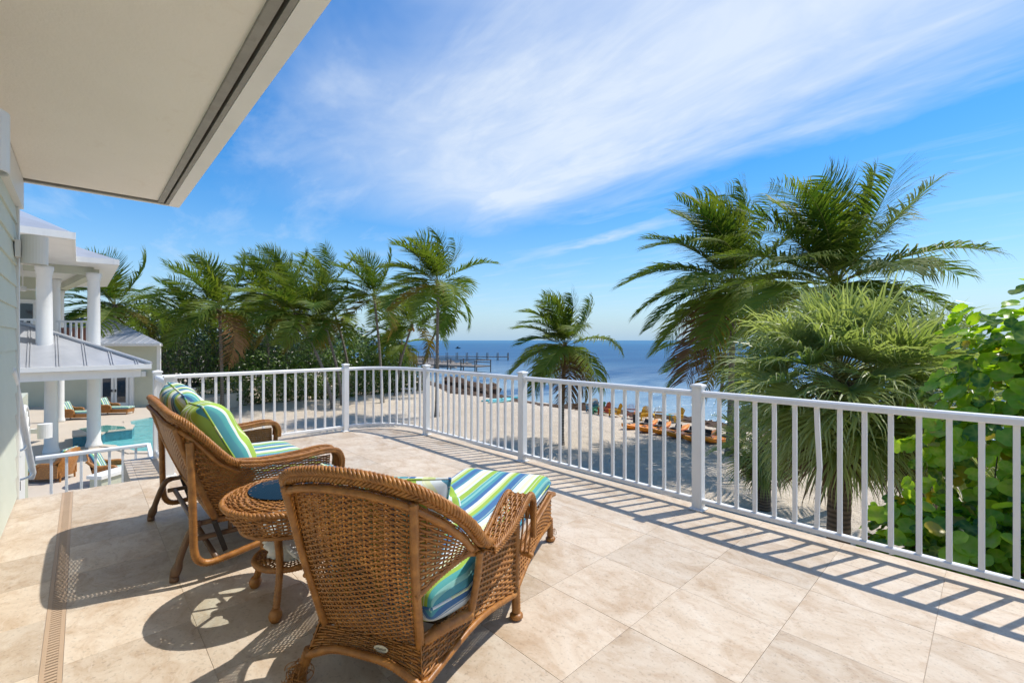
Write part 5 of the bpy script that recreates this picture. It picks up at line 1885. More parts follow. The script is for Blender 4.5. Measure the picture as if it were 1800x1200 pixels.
# --- the grove
GR = 'coconut palms of the grove beyond the terrace'
grove = [
    ('coconut palm with a hanging bunch of yellow coconuts, leftmost of the grove', 391, 34.5, (386, 545), 26, 4.3, 41, (12, M_COCO), 3),
    ('coconut palm behind the yellow coconut palm, its crown partly hidden', 474, 43.0, (466, 520), 22, 4.6, 42, None, 0),
    ('leaning coconut palm in the middle of the grove with browning lower fronds', 585, 37.0, (520, 552), 20, 3.9, 43, None, 2),
    ('leaning coconut palm with orange coconuts in the middle of the grove', 602, 39.0, (568, 562), 20, 3.8, 44, (9, M_COCO_O), 0),
    ('tall coconut palm at the back of the grove behind the orange coconuts', 618, 47.0, (576, 512), 22, 4.8, 45, None, 0),
    ('coconut palm right of the grove centre with slender curved trunk', 672, 40.5, (658, 522), 22, 4.2, 46, None, 0),
    ('tall wind-bent coconut palm standing apart at the seaward end of the grove', 768, 32.8, (770, 500), 24, 4.0, 47, (6, M_COCO_O), 0),
    ('low leaning coconut palm with orange coconuts beside the tall wind-bent one', 695, 45.0, (724, 572), 18, 4.0, 48, (7, M_COCO_O), 0),
    ('small thin coconut palm with curved trunk behind the tall wind-bent one', 735, 49.0, (781, 550), 12, 2.6, 49, None, 0),
    ('coconut palm rising behind the pool house roof', 198, 33.0, (202, 540), 22, 4.2, 50, None, 1),
    ('coconut palm half hidden at the back, between the leaning palms', 505, 46.0, (500, 510), 22, 4.5, 51, None, 0),
    ('small coconut palm low in front of the bushes near the shore', 700, 52.0, (706, 606), 14, 3.8, 52, None, 0),
    ('coconut palm behind the leftmost palm, above the dark thicket', 300, 44.0, (330, 560), 18, 4.2, 53, None, 1),
]
for lab, bx, D, (tx, ty), nf, fl, sd_, cc_, dr_ in grove:
    coconut_palm(lab, gz(bx, D), P(tx, ty, D), int(nf * 1.05), fl * 1.1, sd_, 44, 1.6, 0.105, 1.25, 0.20, dk=1.35, group=GR, coco=cc_, dry=1 if dr_ == 3 else 0, yellow=0.09)


# --- fan palm (sabal)
def fan_leaf(rs, d0, pet, fanr, nseg, limp, w0):
    """petiole then a folded fan with long drooping tips"""
    mb = MB()
    K = 8
    t = d0 / np.linalg.norm(d0); p = np.zeros(3); pts = [p]
    for i in range(K):
        t = t + np.array((0, 0, -1.0)) * 0.055; t /= np.linalg.norm(t)
        p = p + t * pet / K; pts.append(p)
    mb.tube(pts, np.linspace(0.016, 0.009, K + 1), 4, mi=1)
    sd = np.cross(t, UPV); sd /= np.linalg.norm(sd) + 1e-9
    nr = np.cross(sd, t)
    a = np.linspace(-R(125), R(125), nseg) + rs.normal(0, 0.035, nseg)
    roll = rs.uniform(-0.6, 0.6)
    sd, nr = sd * math.cos(roll) + nr * math.sin(roll), nr * math.cos(roll) - sd * math.sin(roll)
    d = t[None, :] * np.cos(a)[:, None] + sd[None, :] * np.sin(a)[:, None] + nr[None, :] * (0.15 + 0.32 * np.abs(np.sin(a)))[:, None]
    d /= np.linalg.norm(d, axis=1)[:, None]
    L = fanr * (0.72 + 0.28 * np.cos(a * 0.7)) * rs.uniform(0.88, 1.1, nseg)
    cur = np.repeat(p[None, :], nseg, 0) + t * 0.25 * np.cos(a)[:, None] * 0.4
    prof = (0.25, 1.0, 0.62, 0.25, 0.0)
    frac = (0.32, 0.26, 0.24, 0.18)
    rows = []
    dd = d
    for k in range(5):
        wv = np.cross(dd, nr); wv /= np.linalg.norm(wv, axis=1)[:, None] + 1e-9
        wv = wv * 0.9 + nr * 0.35 * np.where(np.arange(nseg) % 2 == 0, 1, -1)[:, None]
        hw = w0 * prof[k] * 0.5
        if k < 4:
            rows += [cur - wv * hw, cur + wv * hw]
            cur = cur + dd * (L * frac[k])[:, None]
            dd = dd + np.array((0, 0, -1.0)) * limp * (0.06, 0.38, 0.95, 1.2)[k] * rs.uniform(0.4, 1.6, (nseg, 1)) + WIND * 0.06 * k + rs.normal(0, 0.10, (nseg, 3))
            dd /= np.linalg.norm(dd, axis=1)[:, None]
        else:
            rows.append(cur)
    R_ = np.stack(rows, 1); m = R_.shape[1]
    idx = (np.arange(nseg) * m)[:, None]
    q = [np.concatenate((idx + 2 * k, idx + 2 * k + 1, idx + 2 * k + 3, idx + 2 * k + 2), 1) for k in range(3)]
    tr = np.concatenate((idx + 6, idx + 7, idx + 8), 1)
    av = np.tile(np.array((0, 0, .25, .25, .5, .5, .8, .8, 1.0)), nseg)
    mb.add(R_.reshape(-1, 3), [np.concatenate(q), tr], av, mi=0)
    return mb


def sabal(label, base, top, nf, pet, fanr, seed, r0=0.19, nseg=46, w0=0.045):
    rs = np.random.RandomState(seed)
    base = v3(base); top = v3(top)
    root = thing('fan_palm', label, 'palm tree', tuple(base))
    pth = spline([base - np.array((0, 0, 0.3)), base * 0.5 + top * 0.5 + np.array((0.05, 0, 0)), top], 30) - base
    f = np.linspace(0, 1, 30)
    MB().tube(pth, r0 * (1.0 + 0.25 * np.exp(-f * 10) + 0.05 * np.sin(f * 90)), 14).ob('trunk', M_TRUNKD, root, smooth=True)
    tp = top - base
    # crossed old leaf bases under the crown
    for k in range(26):
        a = k * 2.4; z = -0.15 - 0.03 * k
        h = np.array((math.cos(a), math.sin(a), 0))
        p0 = tp + h * r0 * 0.9 + UPV * z
        MB().tube([p0, p0 + h * 0.12 + UPV * 0.16, p0 + h * 0.26 + UPV * 0.22], [0.035, 0.025, 0.01], 5).ob('leaf_base', M_TRUNKD, root, smooth=True)
    for k in range(nf):
        q = k / (nf - 1)
        az = k * 2.399963 + rs.uniform(-0.2, 0.2)
        el = R(86 - 166 * q ** 0.95) + rs.uniform(-0.1, 0.1)
        h = np.array((math.cos(az), math.sin(az), 0))
        d0 = h * math.cos(el) + UPV * math.sin(el)
        mb = fan_leaf(rs, d0, pet * rs.uniform(0.75, 1.1) * (0.8 + 0.3 * min(1, q * 2)), fanr * rs.uniform(0.85, 1.1), nseg, 0.85 + 0.5 * rs.rand(), w0)
        mt = M_FAN_D if (q > 0.9 and rs.rand() < 0.6) else M_FAN
        mb.ob('fan_leaf', [mt, M_RACHIS], root, attr='tip', loc=tuple(tp + d0 * 0.08))
    return root


sabal('shaggy fan palm with drooping silver green leaves just beyond the railing', gz(1466, 8.6), P(1475, 668, 8.6), 96, 1.05, 1.2, 71, 0.19, 46, 0.052)
sabal('smaller fan palm low beside the shaggy one, mostly behind railing bars', gz(1342, 14.8), P(1338, 772, 14.8), 34, 0.8, 0.95, 73, 0.2, 46, 0.045)
sabal('fan palm crowding in beside the sea grape, its trunk hidden', gz(1640, 8.9), P(1612, 700, 8.9), 50, 0.95, 1.05, 75, 0.19, 44, 0.050)

# --- sea grape shrub
rs = np.random.RandomState(91)


def grape_leaf_mesh(seed, mats):
    r_ = np.random.RandomState(seed)
    n = 18
    a = np.linspace(0, 2 * np.pi, n, endpoint=False)
    rad = 0.5 * (1 + 0.05 * np.sin(2 * a + r_.rand() * 6) + 0.04 * r_.normal(0, 1, n))
    rad[0] *= 0.72                                 # notch at the stalk
    x = rad * np.cos(a); y = rad * np.sin(a)
    cup = 0.16 * r_.uniform(0.3, 1.4)
    fold = 0.20 * r_.uniform(0.2, 1.2)
    z = cup * (x * x + y * y) * 2 + fold * np.abs(y) - 0.05 * x + 0.03 * np.sin(3 * a + r_.rand() * 6)
    V = [(0.02, 0, -0.01)]; A_ = [1.0]
    # inner ring carries the vein mask
    for k in range(n):
        V.append((x[k] * 0.55, y[k] * 0.55, cup * 0.6 * (x[k] ** 2 + y[k] ** 2) + fold * 0.5 * abs(y[k]))); A_.append(0.55 if k % 3 == 0 else 0.0)
    for k in range(n):
        V.append((x[k], y[k], z[k])); A_.append(0.25 if k % 3 == 0 else 0.0)
    f3 = [(0, 1 + k, 1 + (k + 1) % n) for k in range(n)]
    f4 = [(1 + k, 1 + n + k, 1 + n + (k + 1) % n, 1 + (k + 1) % n) for k in range(n)]
    V = np.array(V) + np.array((0.5, 0, 0))         # stalk end at the origin
    return V, [np.array(f3), np.array(f4)], np.array(A_)


leaf_geo = [grape_leaf_mesh(s, None) for s in range(5)]
leaf_me = {}
for mi, mt in enumerate((M_SG1, M_SG2, M_SG3, M_SG4)):
    for s in range(5):
        V, F, A_ = leaf_geo[s]
        leaf_me[(mi, s)] = make_mesh('leaf', V, F, [mt], True, None, {'vein': A_})


def sea_grape(label, blobs, nleaf, nparts, size, seed):
    rs = np.random.RandomState(seed)
    c0 = np.array(blobs[0][0])
    base = np.array((c0[0], c0[1], Z_SAND))
    root = thing('sea_grape', label, 'shrub', tuple(base))
    leaves = []
    tot = sum(b[2] for b in blobs)
    for c, r, wgt in blobs:
        c = np.array(c, float); r = np.array(r, float)
        for _ in range(int(nleaf * wgt / tot)):
            d = rs.normal(0, 1, 3); d /= np.linalg.norm(d)
            if d[1] > 0.55: d[1] *= -1             # the far side is not seen
            rad = max(0.2, 1 - abs(rs.normal(0, 0.24)) + 0.10 * math.sin(d[0] * 6 + d[2] * 5))
            p = c + d * r * rad
            if p[2] < Z_SAND + 0.1: continue
            out = d * np.array((1, 1, 0.6)) + UPV * 0.45 + rs.normal(0, 0.45, 3)
            out /= np.linalg.norm(out)
            leaves.append((p, out, rad))
    # branches from the base to the blobs
    m = MB()
    for c, r, wgt in blobs:
        c = np.array(c)
        for k in range(5):
            e_ = c + rs.normal(0, 0.4, 3) * np.array(r) * 0.9
            b0 = base + np.array((rs.normal(0, .25), rs.normal(0, .25), 0))
            m.tube(spline([b0 - base, (b0 * 0.55 + e_ * 0.45) - base + rs.normal(0, .15, 3), e_ - base], 12), np.linspace(0.030, 0.006, 12), 6)
    m.ob('branches', M_TWIG, root, smooth=True)
    def xf(p, out, s):
        # leaf plane: stalk towards the shrub, surface facing out
        x = rs.normal(0, 1, 3); x[2] -= 0.5
        x = x - out * x.dot(out); x /= np.linalg.norm(x)
        y = np.cross(out, x)
        return x, y, out
    leaves.sort(key=lambda q: -(q[2] + 2.5 / max(1.0, np.linalg.norm(q[0] - np.array((0, 0, CAM_H))))))
    big = MB()
    for k, (p, out, rad) in enumerate(leaves):
        s = size * rs.uniform(0.65, 1.25)
        x, y, z = xf(p, out, s)
        u = rs.rand()
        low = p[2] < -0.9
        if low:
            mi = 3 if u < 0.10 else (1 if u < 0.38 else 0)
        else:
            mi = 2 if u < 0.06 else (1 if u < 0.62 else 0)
        g = rs.randint(5)
        if k < nparts:
            o = ob('leaf', leaf_me[(mi, g)], root)
            M4 = Matrix(((x[0] * s, y[0] * s, z[0] * s, p[0] - base[0]), (x[1] * s, y[1] * s, z[1] * s, p[1] - base[1]), (x[2] * s, y[2] * s, z[2] * s, p[2] - base[2]), (0, 0, 0, 1)))
            o.matrix_basis = M4
        else:
            V, F, A_ = leaf_geo[g]
            W = (V[:, :1] * x + V[:, 1:2] * y + V[:, 2:] * z) * s + p - base
            big.add(W, F, A_, mi=mi)
    if big.n:
        o = big.ob('leaves', [M_SG1, M_SG2, M_SG3, M_SG4], root, smooth=True, attr='vein')
        o['kind'] = 'stuff'
    return root


sea_grape('sea grape shrub with big round lime leaves at the right end of the railing',
          [((6.0, 5.2, -0.25), (1.15, 1.2, 2.0), 1.0), ((7.0, 5.2, 0.1), (1.3, 1.5, 2.1), 0.6), ((4.75, 5.0, -1.75), (0.9, 0.9, 1.25), 0.9), ((5.4, 4.4, -1.7), (1.3, 0.8, 1.4), 1.0), ((4.1, 5.4, -2.9), (1.1, 1.0, 1.2), 0.5)], 9500, 300, 0.18, 92)


# --- leafy masses
def leaf_mass(name, label, cat, centre_boxes, n, size, mats, seed, kind=None, group=None, stems=0, weights=None):
    """a bush: leaf-sized blades over and through a lumpy volume; parts foliage + stems"""
    rs = np.random.RandomState(seed)
    c0 = np.array(centre_boxes[0][0], float)
    base = np.array((c0[0], c0[1], Z_SAND))
    root = thing(name, label, cat, tuple(base), 0, group)
    vol = np.array([b[1][0] * b[1][1] * b[1][2] for b in centre_boxes]) ** 0.67
    vol = vol / vol.sum()
    mb = MB()
    for (c, r), wv in zip(centre_boxes, vol):
        k = int(n * wv)
        c = np.array(c, float); r = np.array(r, float)
        d = rs.normal(0, 1, (k, 3)); d /= np.linalg.norm(d, axis=1)[:, None]
        lump = 1 + 0.16 * np.sin(d[:, 0] * 7 + c[0]) * np.sin(d[:, 2] * 6 + c[1]) + 0.12 * np.sin(d[:, 1] * 11 + d[:, 2] * 9)
        rad = lump * (1 - np.abs(rs.normal(0, 0.17, k)))
        p = c + d * r * rad[:, None]
        ok = p[:, 2] > Z_SAND
        p = p[ok]; d = d[ok]; k = len(p)
        nn = d + UPV * 0.5 + rs.normal(0, 0.6, (k, 3)); nn /= np.linalg.norm(nn, axis=1)[:, None]
        x = np.cross(nn, rs.normal(0, 1, (k, 3))); x /= np.linalg.norm(x, axis=1)[:, None] + 1e-9
        y = np.cross(nn, x)
        s = size * rs.uniform(0.6, 1.3, (k, 1))
        q = np.stack((p - x * s, p - x * s * 0.1 + y * s * 0.42 - nn * s * 0.08, p + x * s, p - x * s * 0.1 - y * s * 0.42 - nn * s * 0.08), 1).reshape(-1, 3) - base
        idx = (np.arange(k) * 4)[:, None] + np.array([[0, 1, 2, 3]])
        av = np.repeat(rs.rand(k), 4)
        pick = rs.rand(k)
        w0 = weights or [1.0]
        lo = 0.0
        for mi, ww in enumerate(w0):
            sel = (pick >= lo) & (pick < lo + ww)
            lo += ww
            if sel.any():
                sq = q.reshape(-1, 4, 3)[sel].reshape(-1, 3)
                mb.add(sq, [(np.arange(sel.sum()) * 4)[:, None] + np.array([[0, 1, 2, 3]])], av.reshape(-1, 4)[sel].ravel(), mi=mi)
    mb.ob('foliage', mats, root, attr='tip')
    if stems:
        m = MB()
        for c, r in centre_boxes:
            for k in range(stems):
                c_ = np.array(c); e_ = c_ + rs.normal(0, 0.45, 3) * np.array(r)
                b0 = np.array((c_[0] + rs.normal(0, r[0] * 0.3), c_[1], Z_SAND))
                m.tube(spline([b0 - base, (b0 + e_) / 2 - base + rs.normal(0, 0.4, 3), e_ - base], 8), np.linspace(0.09, 0.02, 8), 5)
        m.ob('stems', M_TWIG, root, smooth=True)
    return root


def box_at(px0, px1, py0, py1, D, ry=2.0):
    a, b = P(px0, py0, D), P(px1, py1, D)
    return ((a.x + b.x) / 2, D, (a.z + b.z) / 2), (abs(b.x - a.x) / 2, ry, abs(a.z - b.z) / 2)


# hedge along the back of the beach, in line from the pool house to the shore
hb = []
ha, hz_ = np.array((-25.0, 36.5)), np.array((-9.6, 50.5))
for k in range(13):
    f = (k + 0.5) / 13
    q = ha + (hz_ - ha) * f
    hb.append(((q[0], q[1], Z_SAND + 1.0 + 0.12 * math.sin(k * 1.7)), (1.15, 0.9, 1.35 + 0.2 * math.sin(k * 2.3))))
leaf_mass('hedge', 'clipped variegated hedge at the back of the beach behind the palms', 'hedge', hb, 15000, 0.13, [M_HEDGE, M_HEDGEW], 101, weights=[0.86, 0.14])
BG = 'bushes behind the grove'
leaf_mass('thicket', 'dark tangled tree with bare grey twigs right of the pool house', 'tree', [box_at(285, 400, 545, 700, 42, 3.5), box_at(225, 330, 520, 660, 46, 3.0)], 7000, 0.16, [M_BUSHD, M_BUSH], 102, group=BG, stems=26, weights=[0.8, 0.2])
leaf_mass('bush', 'dense green bush under the grove, behind the leaning palms', 'bush', [box_at(380, 520, 590, 700, 44, 3), box_at(470, 600, 600, 690, 48, 3)], 8000, 0.18, [M_BUSH, M_BUSHD], 103, group=BG, stems=4, weights=[0.7, 0.3])
leaf_mass('bush', 'bright green bush at the seaward end of the grove', 'bush', [box_at(575, 660, 590, 690, 52, 3), box_at(640, 725, 612, 690, 54, 3)], 6000, 0.18, [M_BUSH, M_HEDGE], 104, group=BG, stems=4, weights=[0.7, 0.3])
leaf_mass('tall_tree', 'dark leafy tree closing the back of the grove', 'tree', [box_at(400, 500, 520, 640, 56, 3), box_at(500, 600, 545, 640, 58, 3), box_at(330, 430, 545, 650, 54, 3)], 9000, 0.22, [M_BUSHD, M_BUSH], 105, group=BG, stems=5, weights=[0.75, 0.25])
leaf_mass('tree', 'leafy tree behind the pool house roof beside its palm', 'tree', [box_at(205, 290, 520, 620, 40, 2.5), box_at(110, 200, 545, 640, 44, 2.5)], 5000, 0.18, [M_BUSHD, M_BUSH], 106, group=BG, stems=6, weights=[0.65, 0.35])

leaf_mass('tree_belt', 'belt of dense dark trees far behind the grove', 'trees', [box_at(270 + k * 62, 350 + k * 62, 575 + 8 * math.sin(k * 2.1), 720, 66 + 2 * math.sin(k), 2.5) for k in range(7)], 16000, 0.42, [M_BUSHD, M_BUSH], 107, group=BG, stems=3, weights=[0.6, 0.4])

# ================================================================== beach things
def sand(px, py):
    return G(px, py, Z_SAND)


# seaweed bank along the water
n = 420
xs_ = np.linspace(-30, 46, n)
rs = np.random.RandomState(7)
cols = 11
Vw = []
for k, x in enumerate(xs_):
    # shore line y for s = 0
    y = 40.0
    for _ in range(12):
        s_ = float(shore_s(x, y)); y -= s_ / 0.709
    for c_ in range(cols):
        off = (c_ / (cols - 1) - 0.5) * 3.0 - 0.6
        edge_ = 1 - abs(c_ / (cols - 1) - 0.5) * 2
        hgt = 0.42 * edge_ ** 0.6 * (0.45 + 0.8 * rs.rand()) * (0.7 + 0.5 * math.sin(k * 0.13) * math.sin(k * 0.041))
        Vw.append((x + off * 0.705 + rs.normal(0, 0.10), y + off * 0.709 + rs.normal(0, 0.16), Z_SAND - 0.06 - max(0, off + 1.5) * 0.13 + max(0.0, hgt)))
i = np.arange(n - 1)[:, None]; j = np.arange(cols - 1)[None, :]
fw = np.stack((i * cols + j, (i + 1) * cols + j, (i + 1) * cols + j + 1, i * cols + j + 1), -1).reshape(-1, 4)
tag(ob('seaweed', make_mesh('seaweed', Vw, [fw], [M_WEED], False)), 'brown seaweed washed up along the waterline', 'seaweed', kind='stuff')
# rock ledge further along the shore
RK = MB()
for k in range(70):
    f = rs.rand()
    q = sand(785 + 80 * f, 668 + 20 * f) + Vector((rs.normal(0, 0.5), rs.normal(0, 0.9) + 1.5, -0.1))
    bm = bmesh.new(); bmesh.ops.create_icosphere(bm, subdivisions=1, radius=1.0)
    s_ = rs.uniform(0.35, 0.9)
    V = np.array([(v.co.x * s_ * rs.uniform(.8, 1.2), v.co.y * s_, v.co.z * s_ * 0.7) for v in bm.verts]) + v3(q)
    F = np.array([[v.index for v in f_.verts] for f_ in bm.faces]); bm.free()
    RK.add(V, [F])
tag(RK.ob('rubble', M_WEED), 'brown rock and weed ledge along the far beach edge', 'rocks', kind='stuff')
RK = MB()
for k in range(150):
    f = rs.rand()
    q = P(715 + 75 * f, 0, 100 + 40 * (1 - f) + rs.normal(0, 3)); q.z = Z_SEA + 0.1
    bm = bmesh.new(); bmesh.ops.create_icosphere(bm, subdivisions=1, radius=1.0)
    s_ = rs.uniform(0.5, 1.3)
    V = np.array([(v.co.x * s_ * 1.4, v.co.y * s_, v.co.z * s_ * 0.8) for v in bm.verts]) + v3(q) + np.array((rs.normal(0, 2), rs.normal(0, 2), 0))
    F = np.array([[v.index for v in f_.verts] for f_ in bm.faces]); bm.free()
    RK.add(V, [F])
tag(RK.ob('rubble', M_ROCK), 'pale boulders of the far breakwater beside the dock', 'rocks', kind='stuff')


# docks
def dock(label, a, b, width, zdeck, npost, railh, seed, rail=True, pile_up=0.0):
    t = thing('dock', label, 'dock', (0, 0, 0))
    a = np.array(a); b = np.array(b); d = b - a; L = np.linalg.norm(d); d /= L
    nn = np.array((-d[1], d[0])); an = math.atan2(d[1], d[0])
    m_ = (a + b) / 2
    MB().box((m_[0], m_[1], zdeck - 0.1), (L, width, 0.22), an).ob('deck', M_DOCK, t)
    for k in range(npost):
        for s in (-1, 1):
            q = a + d * L * k / (npost - 1) + nn * s * (width / 2 + 0.02)
            top = zdeck + (railh if rail else pile_up)
            MB().lathe([(0.11, Z_SEA - 1.0), (0.11, top)], (q[0], q[1], 0), 8).ob('pile', M_DOCK, t)
    if rail:
        for s in (-1, 1):
            for h in (railh - 0.05, railh * 0.5):
                q = m_ + nn * s * width / 2
                MB().box((q[0], q[1], zdeck + h), (L, 0.08, 0.14), an).ob('rail', M_DOCK, t)
        q = b + d * 0.03
        MB().box((q[0], q[1], zdeck + railh - 0.05), (0.1, width, 0.14), an).ob('rail', M_DOCK, t)
    return t


dock('wooden dock with railings reaching over the water beyond the palms', (P(700, 0, 100).x, 100), (P(849, 0, 84).x, 84), 4.2, P(0, 642, 86).z, 8, 1.15, 1)
dock('long low pier on paired piles further out in the water', (P(700, 0, 142).x, 142), (P(893, 0, 136).x, 136), 1.6, P(0, 626, 138).z, 12, 0, 2, False, 1.1)
dock('faint distant pier near the horizon beyond the grove', (P(690, 0, 300).x, 300), (P(757, 0, 290).x, 290), 2.0, P(0, 613.5, 295).z, 9, 0, 3, False, 2.0)
BT = thing('fishing_boat', 'tiny dark boat far out below the horizon', 'boat', P(805, 611, 330))
BT.location.z = Z_SEA
BT.scale = (0.6, 0.6, 0.6)
m = MB()
m.add([(-3, -1, 0.8), (3.4, 0, 1.2), (-3, 1, 0.8), (-2.7, -0.7, -0.2), (2.6, 0, -0.2), (-2.7, 0.7, -0.2)], [np.array([(0, 1, 2), (3, 5, 4)]), np.array([(0, 3, 4, 1), (1, 4, 5, 2), (2, 5, 3, 0)])])
m.ob('hull', M_BLACK, BT)
MB().box((-0.5, 0, 1.6), (2.0, 1.4, 1.6)).ob('cabin', M_BLACK, BT)
MB().tube([(0.8, 0, 1), (0.9, 0, 4.2)], 0.08, 5).ob('mast', M_BLACK, BT)


# kayaks
def kayak(label, loc, rz, deckm, seed):
    t = thing('kayak', label, 'kayak', loc, rz, 'orange kayaks in a row on the sand')
    L, W, H = 3.0, 0.80, 0.36
    n = 25; m_ = 14
    V = []
    for i in range(n):
        f = i / (n - 1) * 2 - 1
        w_ = W / 2 * max(0.02, (1 - abs(f) ** 2.4)) ** 0.75
        rise = 0.20 * abs(f) ** 3
        for j in range(m_):
            a = 2 * math.pi * j / m_
            y = w_ * math.copysign(abs(math.cos(a)) ** 0.8, math.cos(a))
            z = math.sin(a)
            z = z * H * 0.62 if z < 0 else z * H * 0.38 * (1 - 0.75 * math.exp(-(f / 0.55) ** 4) * (abs(math.cos(a)) < 0.8))
            V.append((f * L / 2, y, H * 0.62 + z * (1 - 0.5 * abs(f) ** 4) + rise))
    F = [(i * m_ + j, i * m_ + (j + 1) % m_, (i + 1) * m_ + (j + 1) % m_, (i + 1) * m_ + j) for i in range(n - 1) for j in range(m_)]
    MB().add(V, [np.array(F)[:, ::-1], np.array([list(range(m_))]), np.array([list(range((n - 1) * m_, n * m_))[::-1]])]).ob('hull', M_ORANGE, t, smooth=True)
    # red flash on the flank
    MB().tube([(x, s * 0.0 + 0.0, 0.0) for s in (0,) for x in (-0.01, 0.01)], 0.001, 3).ob('scupper', M_SEATBLK, t)
    for s in (-1, 1):
        MB().tube(spline([(-1.0, s * 0.315, 0.27), (-0.4, s * 0.385, 0.25), (0.3, s * 0.39, 0.25), (0.9, s * 0.335, 0.27)], 16), 0.022, 6).ob('rub_rail', deckm, t, smooth=True)
    # seat and back rest
    V, Fp, s_, seam = pillow_geo(0.46, 0.46, 0.12, 4, 2.2, 10, 10, seed)
    MB().add(V + np.array((-0.35, 0, 0.30)), Fp).ob('seat', M_SEATBLK, t, smooth=True)
    V, Fp, s_, seam = pillow_geo(0.42, 0.48, 0.12, 4, 2.2, 10, 10, seed + 1)
    V = np.stack((V[:, 2] * 1.0 - 0.62 - V[:, 0] * 0.25, V[:, 1], V[:, 0] * 0.62 + 0.42), 1)
    MB().add(V, Fp).ob('backrest', M_SEATBLK, t, smooth=True)
    MB().lathe([(0.13, 0.0), (0.14, 0.03), (0.10, 0.045)], (0.95, 0, 0.38), 14).ob('hatch', M_SEATBLK, t)
    MB().tube([(0.3, -0.3, 0.36), (0.1, 0.33, 0.36)], 0.012, 6).ob('strap', M_SEATBLK, t)
    return t


kp = [(1098, 756), (1125, 761), (1150, 765), (1176, 771), (1206, 778), (1240, 780)]
ords = ['first of the orange kayaks from the sea side of the row, farthest away', 'second orange kayak from the far end of the row', 'third orange kayak from the far end of the row', 'fourth orange kayak from the far end of the row', 'fifth orange kayak, next to the railing post', 'last orange kayak at the near end of the row beside the palm trunk']
for k, (px, py) in enumerate(kp):
    q = sand(px, py)
    an = R(28 + 4 * math.sin(k * 2))
    kayak(ords[k], (q.x + 1.25 * math.cos(an), q.y + 1.25 * math.sin(an), Z_SAND - 0.02), an + math.pi, M_KRED, 200 + k)


# adirondack chairs
def adirondack(label, px, py, rz, mt):
    q = sand(px, py)
    t = thing('adirondack_chair', label, 'chair', (q.x, q.y, Z_SAND), rz, 'adirondack chairs at the water edge')
    t.scale = (0.9, 0.9, 0.88)
    for k in range(7):
        a = (k - 3) * 0.095; h = 0.86 - 0.045 * abs(k - 3) ** 1.6 * 0.5
        p0 = np.array((a * 0.85, 0.28, 0.22)); p1 = np.array((a * 1.15, 0.55, 0.22 + h))
        MB().tube([p0, p1], 0.052, 4, flat=0.28).ob('back_slat', mt, t)
    for k in range(5):
        MB().box((0, 0.24 - k * 0.125, 0.245 + k * 0.028), (0.52, 0.105, 0.022), rx=R(-12)).ob('seat_slat', mt, t)
    for s in (-1, 1):
        MB().box((s * 0.35, 0.02, 0.56), (0.13, 0.80, 0.024)).ob('arm', mt, t)
        MB().box((s * 0.31, -0.30, 0.275), (0.035, 0.12, 0.55)).ob('front_leg', mt, t)
        MB().tube([(s * 0.275, -0.36, 0.36), (s * 0.275, 0.62, 0.02)], 0.06, 4, flat=0.3).ob('back_leg', mt, t)
        MB().box((s * 0.33, 0.38, 0.42), (0.03, 0.05, 0.28)).ob('arm_bracket', mt, t)
    MB().box((0, 0.43, 0.66), (0.70, 0.03, 0.09), rx=R(-15)).ob('back_brace', mt, t)
    return t


def cam_face(px):
    return 0.0


adirondack('blue adirondack chair farthest along the waterline', 1040, 724, R(-160 + 10), M_BLUE)
adirondack('yellow adirondack chair behind the green one, second along the waterline', 1050, 722, R(20), M_YEL)
adirondack('green adirondack chair low in front of the far yellow one', 1051, 727, R(-120), M_GREEN)
adirondack('faded red adirondack chair left of the sideways yellow one', 1061, 729, R(-70), M_RED)
adirondack('yellow adirondack chair seen from the side between the two red ones', 1080, 732, R(-85), M_YEL)
adirondack('faded red adirondack chair with its slatted back to the terrace', 1108, 735, R(-20), M_RED)
adirondack('yellow adirondack chair with its slatted back to the terrace', 1158, 741, R(-15), M_YEL)
adirondack('yellow adirondack chair beside the pale teal table, nearest the palm trunk', 1188, 741, R(-75), M_YEL)
q = sand(1173, 740)
t = thing('beach_table', 'small pale teal table between two yellow adirondack chairs', 'table', (q.x, q.y, Z_SAND))
for k in range(5):
    MB().box((0, -0.2 + k * 0.1, 0.45), (0.5, 0.09, 0.025)).ob('slat', M_TEAL, t)
for sx in (-1, 1):
    for sy in (-1, 1):
        MB().box((sx * 0.2, sy * 0.19, 0.22), (0.05, 0.05, 0.44)).ob('leg', M_TEAL, t)
q = sand(1117, 743)
t = thing('beach_bin', 'small dark bucket on the sand in front of the red chair', 'bucket', (q.x, q.y, Z_SAND))
MB().lathe([(0.16, 0), (0.2, 0.52), (0.185, 0.52), (0.15, 0.05)], (0, 0, 0), 16).ob('body', M_SEATBLK, t)
MB().tube([(0.19 * math.cos(a), 0, 0.52 + 0.19 * math.sin(a)) for a in np.linspace(0, math.pi, 12)], 0.008, 5).ob('handle', M_BLACK, t)
q = sand(1127, 740)
adirondack('low yellow adirondack chair half hidden by the railing bar beside the red one', 1127, 738, R(-60), M_YEL)


